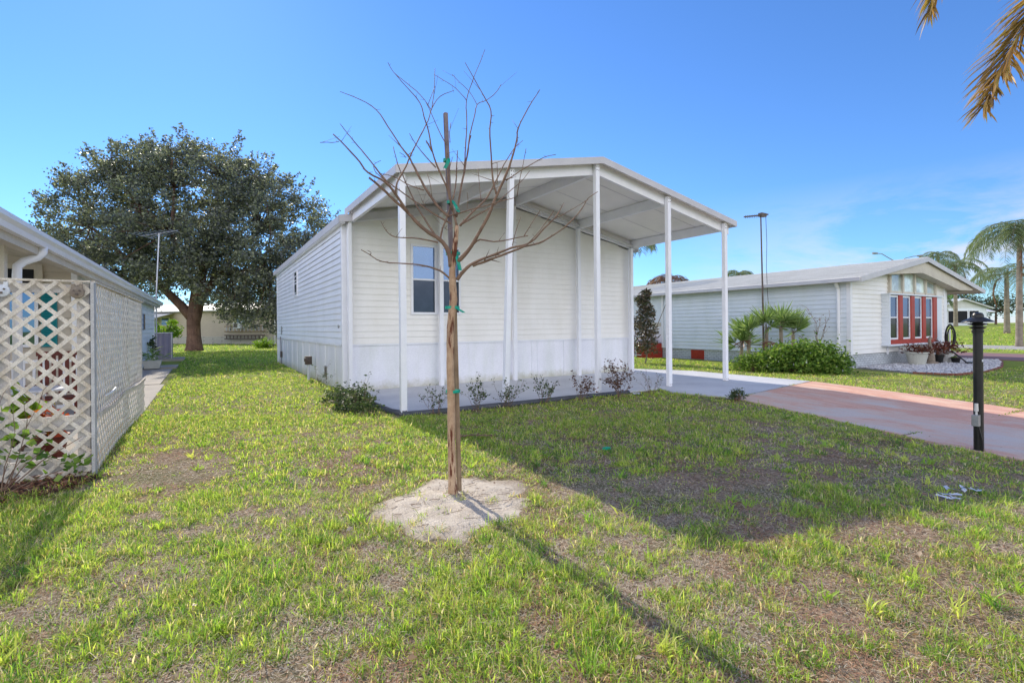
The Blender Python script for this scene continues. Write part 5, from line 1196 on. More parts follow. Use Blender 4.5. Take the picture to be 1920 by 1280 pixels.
def bush(name,label,cat,c,rx,ry,h_,m_,size,n,group=None,stems_=10,aspect=.55,clumps=60,flowers=None,shell=.55,kindrot=0,stemmat='twig'):
    t_=thing(name,label,cat,(c[0],c[1],float(terr(c[0],c[1]))),group=group); z=t_.location.z
    sb=MB(); cs=[];fl=[]
    for k in range(clumps):
        a=random.random()*6.28; e=math.asin(random.random()); q=random.uniform(shell,1.0)
        lx=rx*q*math.cos(a)*math.cos(e); ly=ry*q*math.sin(a)*math.cos(e)
        x=c[0]+lx*math.cos(kindrot)-ly*math.sin(kindrot); y=c[1]+lx*math.sin(kindrot)+ly*math.cos(kindrot); zz=z+h_*q*math.sin(e)*random.uniform(.85,1.12)+.06
        s=min(rx,h_)*.17*random.uniform(.7,1.3); cs.append(rng.normal(size=(n//clumps,3))*s+np.array((x,y,max(zz,z+.08))))
        if k<stems_*2: sb.tube([(c[0]+(x-c[0])*.25,c[1]+(y-c[1])*.25,z-.02),((x+c[0])/2,(y+c[1])/2,z+(zz-z)*.6),(x,y,zz)],[.012,.009,.004],5)
        if flowers and random.random()<.35: fl.append((x,y-.05,zz+.05))
    C=np.concatenate(cs); C[:,2]=np.maximum(C[:,2],z+.02)
    sb.build('stems',M[stemmat],t_); leaf_obj('leaves',C,size,M[m_],t_,aspect=aspect)
    if fl: 
        for f_ in fl[:34]:
            m_=MB(); a_=random.random()
            for k in range(5):
                b_=a_+k*2*PI/5; c_=Vector(f_); e_=c_+Vector((math.cos(b_)*.045,-.012,math.sin(b_)*.045)); s_=Vector((-math.sin(b_)*.016,0,math.cos(b_)*.016)); i_=len(m_.v)
                m_.v+=[tuple(c_),tuple((c_+e_)/2+s_),tuple(e_),tuple((c_+e_)/2-s_)]; m_.f.append((i_,i_+1,i_+2,i_+3))
            v0=m_.v[0]; m_.f=[tuple(0 if q%4==0 else q for q in f) for f in m_.f]
            m_.build('flower',M[flowers],t_)
    return t_
bush('flowering_shrub','large rounded green shrub with pale blue flowers beside the drive','shrub',(15.7,8.45),1.35,.8,.85,'hedge',.10,12000,clumps=150,flowers='flower',kindrot=-.95,stems_=24)
bush('flowering_shrub','lighter lower green shrub at the foot of the fan palms','shrub',(14.95,9.5),.7,.5,.5,'brightleaf' if 0 else 'hedge',.06,4200,clumps=60,kindrot=-.95)

def twiggy(name,label,cat,c,h_,nst,spread,leafn,lm_,lsize,group=None,stem='twig',r=.006,levels=2,leafz=(.25,1.0),aspect=.5,seed=0):
    rd=random.Random(seed); z0=float(terr(c[0],c[1])); t_=thing(name,label,cat,(c[0],c[1],z0),group=group); sb=MB(); pts=[]
    def grow(p,d,L,rr_,lv):
        n=4; q=[p]; cur=Vector(p); dd=Vector(d)
        for i in range(n):
            dd=(dd+Vector((rd.gauss(0,.14),rd.gauss(0,.14),rd.gauss(.06,.08)))).normalized(); cur=cur+dd*L/n; q.append(cur.copy())
            if lv>0 and i>0 and rd.random()<.75: grow(cur.copy(),(dd+Vector((rd.gauss(0,.6),rd.gauss(0,.6),rd.gauss(.1,.3)))).normalized(),L*.45,rr_*.6,lv-1)
        sb.tube([tuple(a) for a in q],[rr_*(1-.17*i) for i in range(n+1)],5)
        for i in range(1,n+1): pts.append(q[i].lerp(q[i-1],rd.random()))
    for k in range(nst):
        a=rd.random()*6.28; s=rd.uniform(0,spread); d=Vector((math.cos(a)*s,math.sin(a)*s,1)).normalized()
        grow(Vector((c[0]+math.cos(a)*.04,c[1]+math.sin(a)*.04,z0-.02)),d,h_*rd.uniform(.65,1.0),r,levels)
    sb.build('stems',M[stem],t_)
    if leafn:
        P=[p for p in pts if leafz[0]*h_<p.z-z0] or pts
        C=np.array([tuple(rd.choice(P)+Vector((rd.gauss(0,.018),rd.gauss(0,.018),rd.gauss(0,.018)))) for _ in range(leafn)]); leaf_obj('leaves',C,lsize,M[lm_],t_,aspect=aspect)
    return t_
G='small shrubs planted along the carport slab'
SH=[((3.28,7.86),.42,10,.9,150,'smallleaf','sparse green shrub with bare upright twigs at the near left corner post',.045),
    ((4.03,7.82),.48,8,.5,260,'smallleaf','narrow dark leaved shrub right beside the sapling trunk',.05),
    ((4.68,7.86),.42,10,.9,260,'smallleaf','spreading green shrub in front of the leaning carport post',.05),
    ((5.50,7.84),.44,10,.9,260,'smallleaf','round airy green shrub between the leaning post and the ridge post',.05),
    ((6.30,7.72),.46,9,.7,230,'brownleaf','wilting brown shrub just left of the ridge post',.055),
    ((7.30,7.62),.58,13,.7,560,'brownleaf','dense dead brown shrub just right of the ridge post',.055),
    ((8.20,7.62),.42,9,.8,45,'smallleaf','thin nearly leafless shrub at the right end of the row',.04)]
for i,(c,h_,ns,sp_,ln,lm_,lab,ls) in enumerate(SH):
    twiggy('small_shrub',lab,'shrub',c,h_,ns,sp_,ln,lm_,ls,group=G,seed=31+i,r=.0045)
bush('weed_clump','tuft of grey green weeds at the lawn edge by the drive','weed',(9.0,6.1),.16,.14,.26,'smallleaf',.07,420,clumps=14,shell=.3,aspect=.25)
bush('low_shrub','wide straggly low shrub against the left corner of the white house','shrub',(2.3,9.75),.42,1.45,.27,'smallleaf',.055,4200,clumps=130,shell=.25,stems_=30,aspect=.5)
twiggy('low_shrub','leggy shrub shoots rising beside the house corner','shrub',(2.42,9.0),.5,8,.9,150,'smallleaf',.055,seed=77,r=.004)
twiggy('low_shrub','thin sprouts by the foundation vent','shrub',(2.35,12.6),.5,7,.5,70,'smallleaf',.05,seed=78,r=.004)
# magnolia sapling
mg=twiggy('young_magnolia','slender young tree with dark glossy and brown leaves beyond the carport','tree',(14.7,13.95),2.75,1,.0,0,'magleaf',.12,stem='palmbark',r=.03,levels=0,seed=5)
P=[]
for _ in range(3300):
    t_=random.random()**.9; z=.4+t_*2.5; r_=.48*(1-t_)**.55+.09; a=random.random()*6.28; q=random.random()**.6
    P.append((14.7+r_*q*math.cos(a)+.10*math.sin(z*7),13.95+r_*q*math.sin(a),z))
leaf_obj('leaves',P,.125,M['magleaf'],mg,aspect=.42)
sb=MB()
for _ in range(34):
    z=random.uniform(.4,2.3); a=random.random()*6.28; sb.tube([(14.7,13.95,z),(14.7+.3*math.cos(a),13.95+.3*math.sin(a),z+.3)],[.009,.003],4)
sb.build('branches',M['twig'],mg)
twiggy('bare_bush','dry leafless bush in front of the pale siding near the downspout','bush',(17.2,8.55),1.75,3,.25,60,'brownleaf',.05,r=.016,levels=2,seed=12,leafz=(.6,1))
# low green plants in front of the back house
for i,(r_,d_,w_,h_,mm,lab) in enumerate(((-19.2,38.5,.9,.75,'brightleaf','bright yellow green bush right of the oak trunk'),(-17.0,37.6,1.3,.6,'darkleaf','dark low plants in the middle of the back hedge'),(-15.2,36.5,1.5,.75,'darkleaf','dark low plants next to the white house end'))):
    x,y,_=view(r_,d_); bush('low_bush',lab,'bush',(x,y),w_,w_*.6,h_,mm,.16,1500,clumps=40,group='low bushes along the back yard',shell=.2,aspect=.4,kindrot=-TH)
# vine growing at the lattice front, foreground left
vt=twiggy('leafy_vine','broad leaved green shoots growing up in front of the lattice','vine',(-1.62,6.28),.85,5,.55,0,'hedge',.06,r=.006,levels=1,seed=9)
vt2=[]
for _ in range(90):
    a=random.random(); x=-1.75+.72*a+random.gauss(0,.06); z=(.18+.55*(1-a))*random.uniform(.35,1.1)+.05; vt2.append((x,6.28+random.gauss(0,.07),z))
for _ in range(20): vt2.append((-1.78+random.gauss(0,.05),6.3,random.uniform(.4,.9)))
leaf_obj('leaves',vt2,.075,M['hedge'],vt,aspect=.8)
sb=MB()
for k in range(6):
    e=Vector((-1.7+.13*k,6.28,.15+.5*random.random())); sb.tube([(-1.62,6.28,0),((-1.62+e.x)/2,6.25,e.z*.6),tuple(e)],[.006,.005,.003],5)
sb.build('runners',M['twig'],vt)

# potted plants behind the lattice
def potted(name,label,c,z,rp,hp,pm,lm_,lsize,n,h_,spread,aspect=.5,group=None,cat='potted plant'):
    t_=thing(name,label,cat,(c[0],c[1],z),group=group)
    mb=MB(); mb.lathe([(rp*.68,0),(rp*.95,hp*.9),(rp*1.06,hp*.9),(rp*1.06,hp),(rp*.9,hp),(rp*.88,hp*.88),(0,hp*.88)],(c[0],c[1],z),20); mb.build('pot',M[pm],t_,smooth=False)
    cs=[]; sb=MB()
    for k in range(12):
        a=random.random()*6.28; q=random.random()**.5; p=(c[0]+spread*q*math.cos(a),c[1]+spread*q*math.sin(a),z+hp+h_*random.uniform(.3,1)*(1-.4*q)); sb.tube([(c[0],c[1],z+hp*.9),p],[.006,.003],4)
        cs.append(rng.normal(size=(n//12,3))*spread*.28+np.array(p))
    sb.build('stems',M['twig'],t_); C=np.concatenate(cs); C[:,2]=np.maximum(C[:,2],z+hp*.9); leaf_obj('leaves',C,lsize,M[lm_],t_,aspect=aspect); return t_
potted('potted_plant','lime green leafy plant in a dark pot behind the lattice',(-1.95,8.0),.015,.16,.3,'black','brightleaf',.17,90,.62,.16,aspect=.7)
potted('potted_plant','red and yellow leaved plant in a red pot behind the lattice',(-1.55,7.7),.015,.15,.28,'darkred','redflower',.13,120,.35,.16,aspect=.4)
potted('potted_plant','small green plant in a white bowl behind the lattice',(-1.72,7.35),.015,.13,.2,'white_pot','hedge',.10,80,.3,.13,aspect=.6)
potted('potted_plant','tall green plant in a dark pot behind the left lattice post',(-2.45,8.3),.015,.18,.34,'black','hedge',.14,110,.6,.2,aspect=.6)
leaf_obj('leaves',[(-1.77+random.gauss(0,.2),22.7+random.gauss(0,.1),.42+abs(random.gauss(0,.12))) for _ in range(90)],.42,M['fanleaf'],pl,aspect=.09)
potted('potted_plant','dark climbing plant against the left house wall behind the planter',(-1.95,25.2),.0,.14,.3,'white_pot','smallleaf',.12,160,1.1,.12,aspect=.6)

# pots, statue and hose at the neighbour's bay window
g1=terr(22,7)
potted('flower_pot','wide off white flower pot with dark red leaves below the bay window',(21.2,7.42),.03,.34,.46,'pot','redplant',.14,380,.14,.34,aspect=.3)
potted('flower_pot','small black pot with trailing dark red leaves in the gravel',(22.5,7.25),.03,.18,.32,'black','redplant',.14,220,.4,.26,aspect=.3)
potted('flower_pot','white rounded pot overflowing with red brown leaves next to the hose reel',(23.35,7.3),.03,.26,.42,'white_pot','redplant',.15,380,.28,.42,aspect=.3)
potted('flower_pot','small dark pot standing in front of the white rounded pot',(23.15,6.95),.03,.15,.2,'black','hedge',.08,40,.05,.08,aspect=.4)
su=thing('garden_statue','slim weathered stone bird statue between the flower pots','statue',(21.95,7.3,.03))
mb=MB(); c=(21.95,7.3,.03)
mb.tube([(c[0],c[1],c[2]),(c[0],c[1],.12),(c[0]-.02,c[1],.30),(c[0]+.02,c[1],.46),(c[0]+.04,c[1],.62),(c[0]-.02,c[1],.78),(c[0]-.04,c[1],.90),(c[0]+.04,c[1],.96),(c[0]+.15,c[1]-.02,.92)],[.13,.15,.15,.11,.06,.045,.05,.055,.012],12)
mb.lathe([(.24,0),(.24,.07),(.2,.09),(0,.09)],(c[0],c[1],c[2]),18); mb.build('figure',M['stone'],su,smooth=True)
hr=thing('hose_reel','black garden hose coiled on a stand by the porch post','hose reel',(24.25,7.4,.03))
mb=MB()
for k in range(9):
    r_=.36+.03*math.sin(k*1.7); pts=[]
    for i in range(25):
        a=2*PI*i/24; pts.append((24.25+(r_*math.cos(a))*.26+.02*k-.08,7.4-(r_*math.cos(a))*.28+.03*(k%3),1.0+r_*1.15*math.sin(a)-.03*(k%4)))
    mb.tube(pts,.014,6,cap=False)
mb.build('hose',M['hose'],hr)
mb=MB(); mb.tube([(24.25,7.45,.03),(24.25,7.45,1.25)],.03,8); mb.lathe([(.2,0),(.17,.1),(.06,.25),(.05,.3)],(24.27,7.48,.03),14); mb.build('stand',M['white'],hr)
sv=thing('spotlight_stand','small black garden tool with flat foot lying on the gravel','garden tool',(22.9,6.55,.03))
mb=MB(); mb.tube([(22.75,6.95,.5),(22.95,6.6,.1)],.025,8); mb.build('handle',M['black'],sv)
mb=MB(); mb.box(22.8,23.2,6.4,6.6,.03,.11); mb.build('foot',M['black'],sv,bevel=.02)

# ------------------------------------------------------------------ lamp post
LX,LY=8.26,2.26; lz0=float(terr(LX,LY))-.02
lp=thing('lamp_post','black garden lamp post with wide conical cap at the drive edge','lamp post',(LX,LY,lz0))
mb=MB(); mb.lathe([(.0,-.1),(.052,-.1),(.052,.05),(.050,.06),(.048,1.52),(.0,1.52)],(LX,LY,lz0),20); mb.build('post',M['black'],lp,smooth=False)
mb=MB(); z=lz0+1.52
mb.lathe([(0,0),(.058,0),(.06,.03),(.052,.035),(.052,.05),(.085,.065),(.09,.072),(.05,.08),(.05,.095),(.095,.108),(.10,.116),(.05,.125),(.05,.135),(.0,.135)],(LX,LY,z),24); mb.build('louvre_head',M['black'],lp)
mb=MB(); mb.lathe([(.155,.135),(.16,.138),(.155,.146),(.075,.192),(.060,.197),(.058,.225),(.045,.25),(.0,.262)],(LX,LY,z),32); mb.build('cap',M['black'],lp,smooth=False)
mb=MB(); mb.box(LX-.13,LX-.055,LY-.035,LY+.035,lz0+.36,lz0+.50); bx=mb.build('outlet_box',M['grey'],lp,bevel=.006)
bx['_o']=tuple(lp.location); mb=MB(); mb.tube([(LX-.075,LY,lz0+.50),(LX-.075,LY,lz0+.54),(LX-.075,LY,lz0+.545),(LX-.075,LY,lz0+.64)],[.012,.012,.022,.019],12); mb.build('photocell',M['white_pot'],bx,smooth=False)
mb=MB(); mb.tube([(LX-.05,LY-.05,lz0+.0),(LX-.07,LY-.05,lz0+.2),(LX-.08,LY-.02,lz0+.36)],.01,6); mb.build('conduit',M['black'],lp)
mb=MB(); 
mb.box(LX-.035,LX-.005,LY-.052,LY-.046,lz0+1.16,lz0+1.19); mb.build('sticker',M['plastic'],lp)

# antenna by the neighbour house
ra=thing('tv_antenna','dark pole with small boxy aerial rising beside the pale neighbour house','antenna',(17.5,10.8,0))
mb=MB(); mb.tube([(17.55,10.8,0),(17.5,10.8,3.0),(17.4,10.78,5.55)],[.04,.03,.024],8); mb.build('mast',M['darkmetal'],ra)
mb=MB(); c=Vector((17.4,10.78,5.5)); d=Vector((-1.0,.25,-.12)).normalized()
mb.tube([c+Vector((.3,-.1,.06)),c+d*.75],.03,6)
for k in range(9):
    p=c+d*(.05+.08*k); L=.10; e=Vector((.2,.9,.2)).normalized(); mb.tube([p-e*L,p+e*L],.012,4); mb.tube([p-Vector((0,0,.06)),p+Vector((0,0,.05))],.01,4)
mb.box(17.35,17.65,10.7,10.85,5.47,5.60); mb.build('aerial',M['darkmetal'],ra)
mb=MB(); mb.tube([(17.62,10.72,5.5),(17.64,10.7,4.5),(17.60,10.7,3.6),(17.66,10.7,2.6),(17.75,10.7,1.8),(17.7,10.75,.6)],.009,5); mb.build('cable',M['hose'],ra)
# double street lamp
x,y,_=view(pr(1684,60),60); sl_=thing('street_lamp','grey double armed street lamp showing above the neighbour roof','street lamp',(x,y,0))
mb=MB(); mb.tube([(x,y,0),(x,y,8.9)],[.12,.08],8); mb.build('pole',M['grey'],sl_)
for s,zz in ((-1,9.95),(1,9.6)):
    e=Vector((x,y,0))+Vector((CT,-ST,0))*s*2.6; mb=MB(); mb.tube([(x,y,8.8),(x+CT*s*1.0,y-ST*s*1.0,9.35),(x+CT*s*1.9,y-ST*s*1.9,zz-.05),(e.x,e.y,zz)],[.06,.05,.05,.05],6); mb.build('arm',M['grey'],sl_)
    mb=MB(); mb.tube([(e.x-CT*s*.2,e.y+ST*s*.2,zz),(e.x+CT*s*.4,e.y-ST*s*.4,zz+.02)],[.10,.14],8); mb.build('lamp_head',M['grey'],sl_)
# litter on the lawn
mb=MB()
def scrap(mb,c,L,a,w_=.05,seed=0):
    rd=random.Random(seed); p=[]; n=14; d=Vector((math.cos(a),math.sin(a),0)); s=Vector((-d.y,d.x,0)); vs=[];fs=[]
    for i in range(n+1):
        o_=Vector(c)+d*L*i/n+s*.05*math.sin(i*.9)
        for j in (-1,0,1): vs.append(tuple(o_+s*j*w_*rd.uniform(.3,.8)+Vector((0,0,.035+.03*rd.random()))))
    for i in range(n):
        for j in range(2): fs.append((i*3+j,i*3+j+1,i*3+j+4,i*3+j+3))
    mb.add(vs,fs)
scrap(mb,(5.22,1.63,0),.16,.1,.055,1); tag(mb.build('plastic_scrap',M['plastic'],smooth=True),'crumpled strip of white plastic lying in the shaded grass','plastic scrap',group='white plastic scraps on the lawn')
mb=MB(); scrap(mb,(5.50,1.72,0),.28,-.55,.035,2); tag(mb.build('plastic_scrap',M['plastic'],smooth=True),'curved thin strip of white plastic right of the crumpled one','plastic scrap',group='white plastic scraps on the lawn')
mb=MB(); scrap(mb,(7.75,7.62,0),.12,.5,.05,3); tag(mb.build('plastic_scrap',M['plastic'],smooth=True),'small white scrap beside the dead brown shrub','plastic scrap',group='white plastic scraps on the lawn')
mb=MB(); mb.box(3.99,4.05,4.42,4.46,.03,.055); mb.v=[(x+(.02*math.sin(y*90)),y,z+.01*math.sin(x*70)) for x,y,z in mb.v]; tag(mb.build('green_tag',M['tape']),'tiny scrap of green tape lying in the grass','tape scrap')
df=thing('fallen_frond','dry fallen palm frond piece in the grass right of the sapling','frond',(2.85,5.95,0))
mb=MB(); mb.tube([(2.72,5.98,.05),(3.0,5.93,.06),(3.28,5.78,.045)],[.012,.01,.005],6); mb.build('stem',M['stake'],df)
merge('leaflets',[frond_geo((2.72,5.98,.055),(2.9,5.95,.07),(3.1,5.88,.065),(3.3,5.76,.05),n=26,L=.10,w_=.012,sweep=.5,droop=.15,seed=3)],M['deadfrond'],df)
# loose leaves and bark flakes scattered over the lawn
C=[]
for _ in range(420):
    d_=random.uniform(2.1,7.5); r_=random.uniform(-1,1)*d_; x,y,_=view(r_,d_)
    if 8<x or x<-1 or y>7.8 or y<.3: continue
    C.append((x,y,random.uniform(.015,.05)))
C=np.array(C); D=rand_dirs(len(C)); D[:,2]*=.15
V,T=leaves_np(C,.035,aspect=.6,D=D)
tag(np_mesh('dry_leaf_litter',V,np.zeros((0,4),int),T,leafmat('leaf_litter',[(.30,.16,.08),(.45,.36,.26),(.2,.09,.05),(.5,.44,.36)],trans=.15)),'small dry leaves and flakes scattered through the lawn','leaf litter',kind='stuff')
# twigs on the sand
mb=MB()
for _ in range(70):
    a=random.random()*6.28; r_=.6*random.random()**.5; x=1.8+r_*math.cos(a); y=3.83+r_*math.sin(a); b=random.gauss(-.5,.5); L=random.uniform(.03,.14)
    z=.026+.014*(1-(r_/.62)**2)
    mb.tube([(x,y,z),(x+L*.5*math.cos(b),y+L*.5*math.sin(b),z+.006),(x+L*math.cos(b+.2),y+L*math.sin(b+.2),z)],.002,4)
tag(mb.build('sand_twigs',M['twig']),'thin dry twigs strewn on the sandy soil','twigs',kind='stuff')
# pebbles on sand
mb=MB()
for _ in range(260):
    a=random.random()*6.28; r_=.6*random.random()**.5; x=1.8+r_*math.cos(a); y=3.83+r_*math.sin(a); s=random.uniform(.003,.009); z=.024+.014*(1-(r_/.62)**2)
    mb.add([(x+p[0]*s,y+p[1]*s,z+p[2]*s) for p in ico],icf)
tag(mb.build('sand_pebbles',M['sand']),'small lumps and pebbles on the sandy soil','pebbles',kind='stuff')

# ------------------------------------------------------------------ grass
def lawn_mask(x,y):
    m=np.ones(len(x),bool)
    def rect(a,b,c,d): return (x>a)&(x<b)&(y>c)&(y<d)
    m&=~rect(2.7,9.0,8.02,12.1); m&=~rect(HX0+.02,HX1+.1,HY0,HY1+.2); m&=~rect(-9,-1.0,10.6,24.7); m&=~rect(-9,-1.06,6.7,30)
    # driveway left edge
    ed=np.interp(y,[-7,-3,0,1.4,2.4,3.3,4.4,5.4,6.24,7.5,8.1],[8.1,8.1,8.1,8.15,8.2,8.45,8.75,9.0,9.12,8.75,9.0])
    m&=~((x>ed+.03*(rng.random(len(x))-.8))&(x<13.28)&(y<8.2)); m&=~rect(9.0,13.22,8.0,11.6); m&=~((x>9)&(x<12.6)&(y>=11.5)&(y<12.2))
    m&=~rect(17.2,26.5,5.5,25); m&=~((x>17.9)&(x<26.3)&(y>5.3)&(y<8.1)); m&=~rect(26.2,34.3,-10,24); m&=~rect(38.6,43.2,-40,60)
    return m
def sandd(x,y): 
    a=np.arctan2((y-3.83)/.80,(x-1.80)/.77); e=1+.13*np.sin(2*a+.6)+.08*np.sin(5*a); return np.sqrt(((x-1.80)/.77)**2+((y-3.83)/.80)**2)/e
def greenness(x,y):
    n=.28*vnoise(x,y,.75,1)+.36*vnoise(x,y,.26,2)+.36*vnoise(x,y,.10,4)
    g=.53-.11*(1-smoothstep(2.2,5.0,y*CT+x*ST))*smoothstep(.2,2.0,x)+(n-.5)*2.0
    lush=smoothstep(4.3,7.0,y)*(1-smoothstep(9,13,x)*0); g+=.30*lush
    g-=.19*np.exp(-(((x-3.6)/1.5)**2+((y-2.9)/1.3)**2)); g-=.25*np.exp(-(((x-2.6)/.7)**2+((y-3.9)/.7)**2))
    g-=.75*np.exp(-(((x+.35)/.50)**2+((y-6.6)/1.7)**2)); g-=.06*np.exp(-(((x-.5)/1.5)**2+((y-3.2)/1.0)**2))
    g-=.12*np.exp(-(((x-7.0)/1.2)**2+((y-3.2)/.8)**2)); g+=.25*smoothstep(8,11,y)
    g-=.15*np.exp(-(((x-3.0)/2.0)**2+((y-1.2)/.7)**2))
    return g
def sample(n,d0,d1,lim=1.13):
    if d1<=8.5: lim=1.55
    d=np.sqrt(rng.random(n)*(d1*d1-d0*d0)+d0*d0); r=(rng.random(n)*2-1)*lim*d
    return r*CT+d*ST, -r*ST+d*CT, d
def blades(x,y,L,W,lean,az,curl,z0):
    n=len(x); ca,sa=np.cos(az),np.sin(az); px,py=-sa,ca
    f=np.stack([ca*lean,sa*lean,np.ones(n)],1); f/=np.linalg.norm(f,axis=1,keepdims=True)
    B=np.stack([x,y,z0],1); wv=np.stack([px,py,np.zeros(n)],1)*W[:,None]/2
    tw=rng.normal(size=n)[:,None]*np.stack([ca,sa,np.zeros(n)],1)*W[:,None]*.35; wv=wv+tw
    Mid=B+f*L[:,None]*.55; g=np.stack([ca*curl,sa*curl,-np.abs(curl)*.55],1); Tip=B+f*L[:,None]*(1-.18*np.abs(curl))[:,None]+g*L[:,None]*.5
    V=np.stack([B-wv*.7,B+wv*.7,Mid+wv,Mid-wv,Tip],1).reshape(-1,3)
    V[:,2]=np.maximum(V[:,2],0.003+np.repeat(z0,5)*1.0)
    k=np.arange(n)*5; return V,np.stack([k,k+1,k+2,k+3],1),np.stack([k+3,k+2,k+4],1)
def build_grass(name,sets,m,label):
    Vs=[];Qs=[];Ts=[];Cc=[];o_=0
    for V,Q,T,c in sets:
        Vs.append(V);Qs.append(Q+o_);Ts.append(T+o_);Cc.append(np.repeat(c,5,axis=0)); o_+=len(V)
    return tag(np_mesh(name,np.concatenate(Vs),np.concatenate(Qs),np.concatenate(Ts),m,col=np.concatenate(Cc)),label,'grass',kind='stuff')
gs=[];ts=[]
g_pal=np.array([(.27,.38,.06),(.38,.47,.085),(.11,.22,.04),(.50,.53,.13),(.28,.43,.065)])
t_pal=np.array([(.60,.46,.32),(.48,.32,.20),(.74,.62,.46),(.36,.19,.12),(.56,.50,.42),(.56,.32,.20)])
for (d0,d1,nt_,per,ls,ws) in ((1.2,4.5,18500,21,1.05,.8),(4.5,8.5,26000,13,.85,1.5),(8.5,15,15000,10,.85,2.3),(15,30,13000,8,1.0,3.8),(30,50,7000,7,1.3,7.0)):
    x,y,d=sample(nt_,d0,d1); mk=lawn_mask(x,y); g=greenness(x,y); sd_=sandd(x,y)
    keep=mk&(rng.random(nt_)<np.clip(g*1.15,.04,1))&((sd_>1-.25*rng.random(nt_))|(rng.random(nt_)<.10)); mul=keep
    x,y,g=x[mul],y[mul],g[mul]; n=len(x)
    vig=(.55+.9*np.clip(g,0,1)*rng.random(n)**.7)
    X_=np.repeat(x,per)+rng.normal(size=n*per)*.022*(1+ws*.25); Y_=np.repeat(y,per)+rng.normal(size=n*per)*.022*(1+ws*.25)
    mk=lawn_mask(X_,Y_); X_,Y_=X_[mk],Y_[mk]; v=np.repeat(vig,per)[mk]; ng=len(X_); tcol=np.repeat(rng.integers(0,5,n),per)[mk]
    L=(.036+.062*rng.random(ng)**1.4)*v*ls; L=np.where(rng.random(ng)<.05,L*1.6,L); W=(.0032+.003*rng.random(ng))*ws
    c=g_pal[np.where(rng.random(ng)<.7,tcol,rng.integers(0,5,ng))]*(.75+.5*rng.random(ng))[:,None]
    dry=rng.random(ng)<.16; c[dry]=t_pal[rng.integers(0,3,dry.sum())]
    V,Q,T=blades(X_,Y_,L,W,rng.random(ng)*1.3,rng.random(ng)*6.283,rng.random(ng)*.9,terr(X_,Y_)-.004+.02*(sandd(X_,Y_)<1))
    gs.append((V,Q,T,c))
# short fill grass
for (d0,d1,n0,ws,L0) in ((1.2,5,85000,1.0,.028),(5,10,95000,1.7,.034),(10,20,90000,3.0,.04),(20,45,60000,6.5,.06)):
    x,y,d=sample(n0,d0,d1); g=greenness(x,y); keep=lawn_mask(x,y)&(rng.random(n0)<np.clip(g*1.3-.1,.02,1))&(sandd(x,y)>.80+.25*rng.random(n0)); x,y=x[keep],y[keep]; n=len(x)
    c=g_pal[rng.integers(0,5,n)]*(.7+.5*rng.random(n))[:,None]
    V,Q,T=blades(x,y,L0*(.5+rng.random(n)),(.003+.002*rng.random(n))*ws,rng.random(n)*1.6,rng.random(n)*6.283,rng.random(n)*.8,terr(x,y)-.004); gs.append((V,Q,T,c))
# ragged ring of tufts creeping over the edge of the sand
a=rng.random(330)*6.283; e=1+.13*np.sin(2*a+.6)+.08*np.sin(5*a); r_=(.80+.42*rng.random(330)**.8)*e; x=1.80+.77*r_*np.cos(a); y=3.83+.80*r_*np.sin(a); per=11
X_=np.repeat(x,per)+rng.normal(size=330*per)*.022; Y_=np.repeat(y,per)+rng.normal(size=330*per)*.022; ng=330*per
c=g_pal[rng.integers(0,5,ng)]*(.7+.5*rng.random(ng))[:,None]; dry=rng.random(ng)<.35; c[dry]=t_pal[rng.integers(0,5,dry.sum())]
V,Q,T=blades(X_,Y_,.02+.045*rng.random(ng),.003+.002*rng.random(ng),.3+rng.random(ng)*2,rng.random(ng)*6.283,rng.random(ng)*.9,terr(X_,Y_)+.004); gs.append((V,Q,T,c))
# bigger isolated tufts near the camera
x,y,d=sample(230,1.5,6.5); keep=lawn_mask(x,y)&(sandd(x,y)>.95); x,y=x[keep],y[keep]; n=len(x); per=20
X_=np.repeat(x,per)+rng.normal(size=n*per)*.022; Y_=np.repeat(y,per)+rng.normal(size=n*per)*.022; ng=n*per
c=g_pal[np.repeat(rng.integers(0,5,n),per)]*(.9+.4*rng.random(ng))[:,None]
V,Q,T=blades(X_,Y_,.06+.09*rng.random(ng),.005+.0035*rng.random(ng),.25+rng.random(ng)*1.0,rng.random(ng)*6.283,rng.random(ng)*.8,terr(X_,Y_)-.004); gs.append((V,Q,T,c))
t_=rng.random(900); wh=rng.integers(0,3,900); x=np.where(wh==0,8.4+4.8*t_,np.where(wh==1,9.15+4.1*t_,8.4+4.8*t_)); y=np.where(wh==1,6.235+.65*t_,3.1-.15*t_)
kp=vnoise(x,y,.3,6)>.55; x,y=x[kp]+rng.normal(size=kp.sum())*.02,y[kp]+rng.normal(size=kp.sum())*.02; n=len(x)
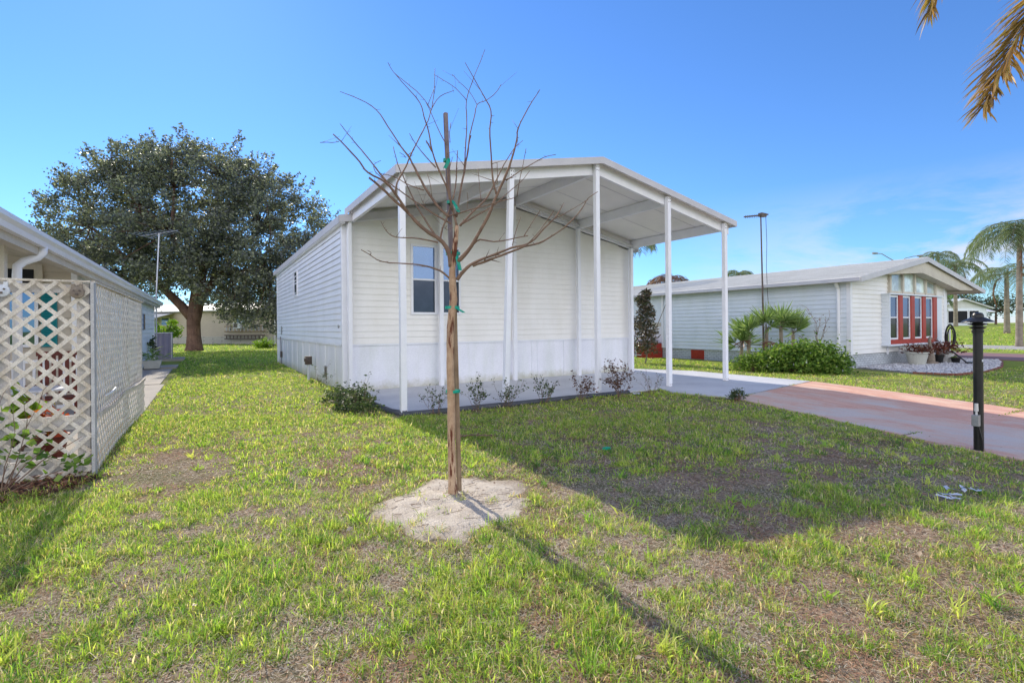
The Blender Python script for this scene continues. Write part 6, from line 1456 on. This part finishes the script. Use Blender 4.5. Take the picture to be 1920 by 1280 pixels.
V,Q,T=blades(x,y,.02+.03*rng.random(n),.008+.006*rng.random(n),.5+rng.random(n)*2,rng.random(n)*6.283,rng.random(n)*.8,terr(x,y)+.028); gs.append((V,Q,T,g_pal[rng.integers(0,5,n)]*(.5+.4*rng.random(n))[:,None]))
build_grass('grass',gs,M['grass'],'patchy green grass over the front and side lawn')
for (d0,d1,n0,ws,L0) in ((1.2,3.2,190000,.62,.030),(3.2,5,180000,.75,.036),(5,8.5,180000,1.3,.045),(8.5,16,55000,2.4,.07)):
    x,y,d=sample(n0,d0,d1); g=greenness(x,y); cl_=vnoise(x,y,.12,7)
    keep=lawn_mask(x,y)&(rng.random(n0)<np.clip(1.45-g*1.0,.25,1)*(.35+.9*cl_))&(sandd(x,y)>.78+.3*rng.random(n0)); x,y=x[keep],y[keep]; n=len(x)
    red=vnoise(x,y,.5,9); k=rng.integers(0,6,n); k=np.where((red>.66)&(rng.random(n)<.45),np.where(rng.random(n)<.5,3,5),k); k=np.where((red<.42)&(rng.random(n)<.6),np.where(rng.random(n)<.5,4,2),k)
    c=t_pal[k]*(.6+.65*rng.random(n))[:,None]
    V,Q,T=blades(x,y,L0*(.4+rng.random(n)),(.0028+.0018*rng.random(n))*ws,1.2+rng.random(n)*4,rng.random(n)*6.283,(rng.random(n)*2-1)*.9,terr(x,y)+.002+.014*rng.random(n)); ts.append((V,Q,T,c))
build_grass('dry_thatch',ts,M['thatch'],'dry brown thatch lying between the green grass')
# mulch chips
n=2600; a=rng.random(n)*6.283; r_=rng.random(n)**.5; x=-1.95+1.0*r_*np.cos(a); y=6.33+.6*r_*np.sin(a)
V,Q,T=blades(x,y,.03+.03*rng.random(n),.008+.008*rng.random(n),2+rng.random(n)*4,rng.random(n)*6.283,(rng.random(n)*2-1)*.4,.025+.03*rng.random(n)); c=np.array([(.13,.045,.028),(.20,.08,.05),(.07,.03,.022),(.24,.12,.08)])[rng.integers(0,4,n)]
build_grass('mulch_chips',[(V,Q,T,c)],M['thatch'],'red brown bark chips at the foot of the lattice')
bpy.data.objects['mulch_chips']['category']='mulch'; bpy.data.objects['dry_thatch']['category']='dry grass'
for o in list(bpy.data.objects):
    if '_o' in o: del o['_o']
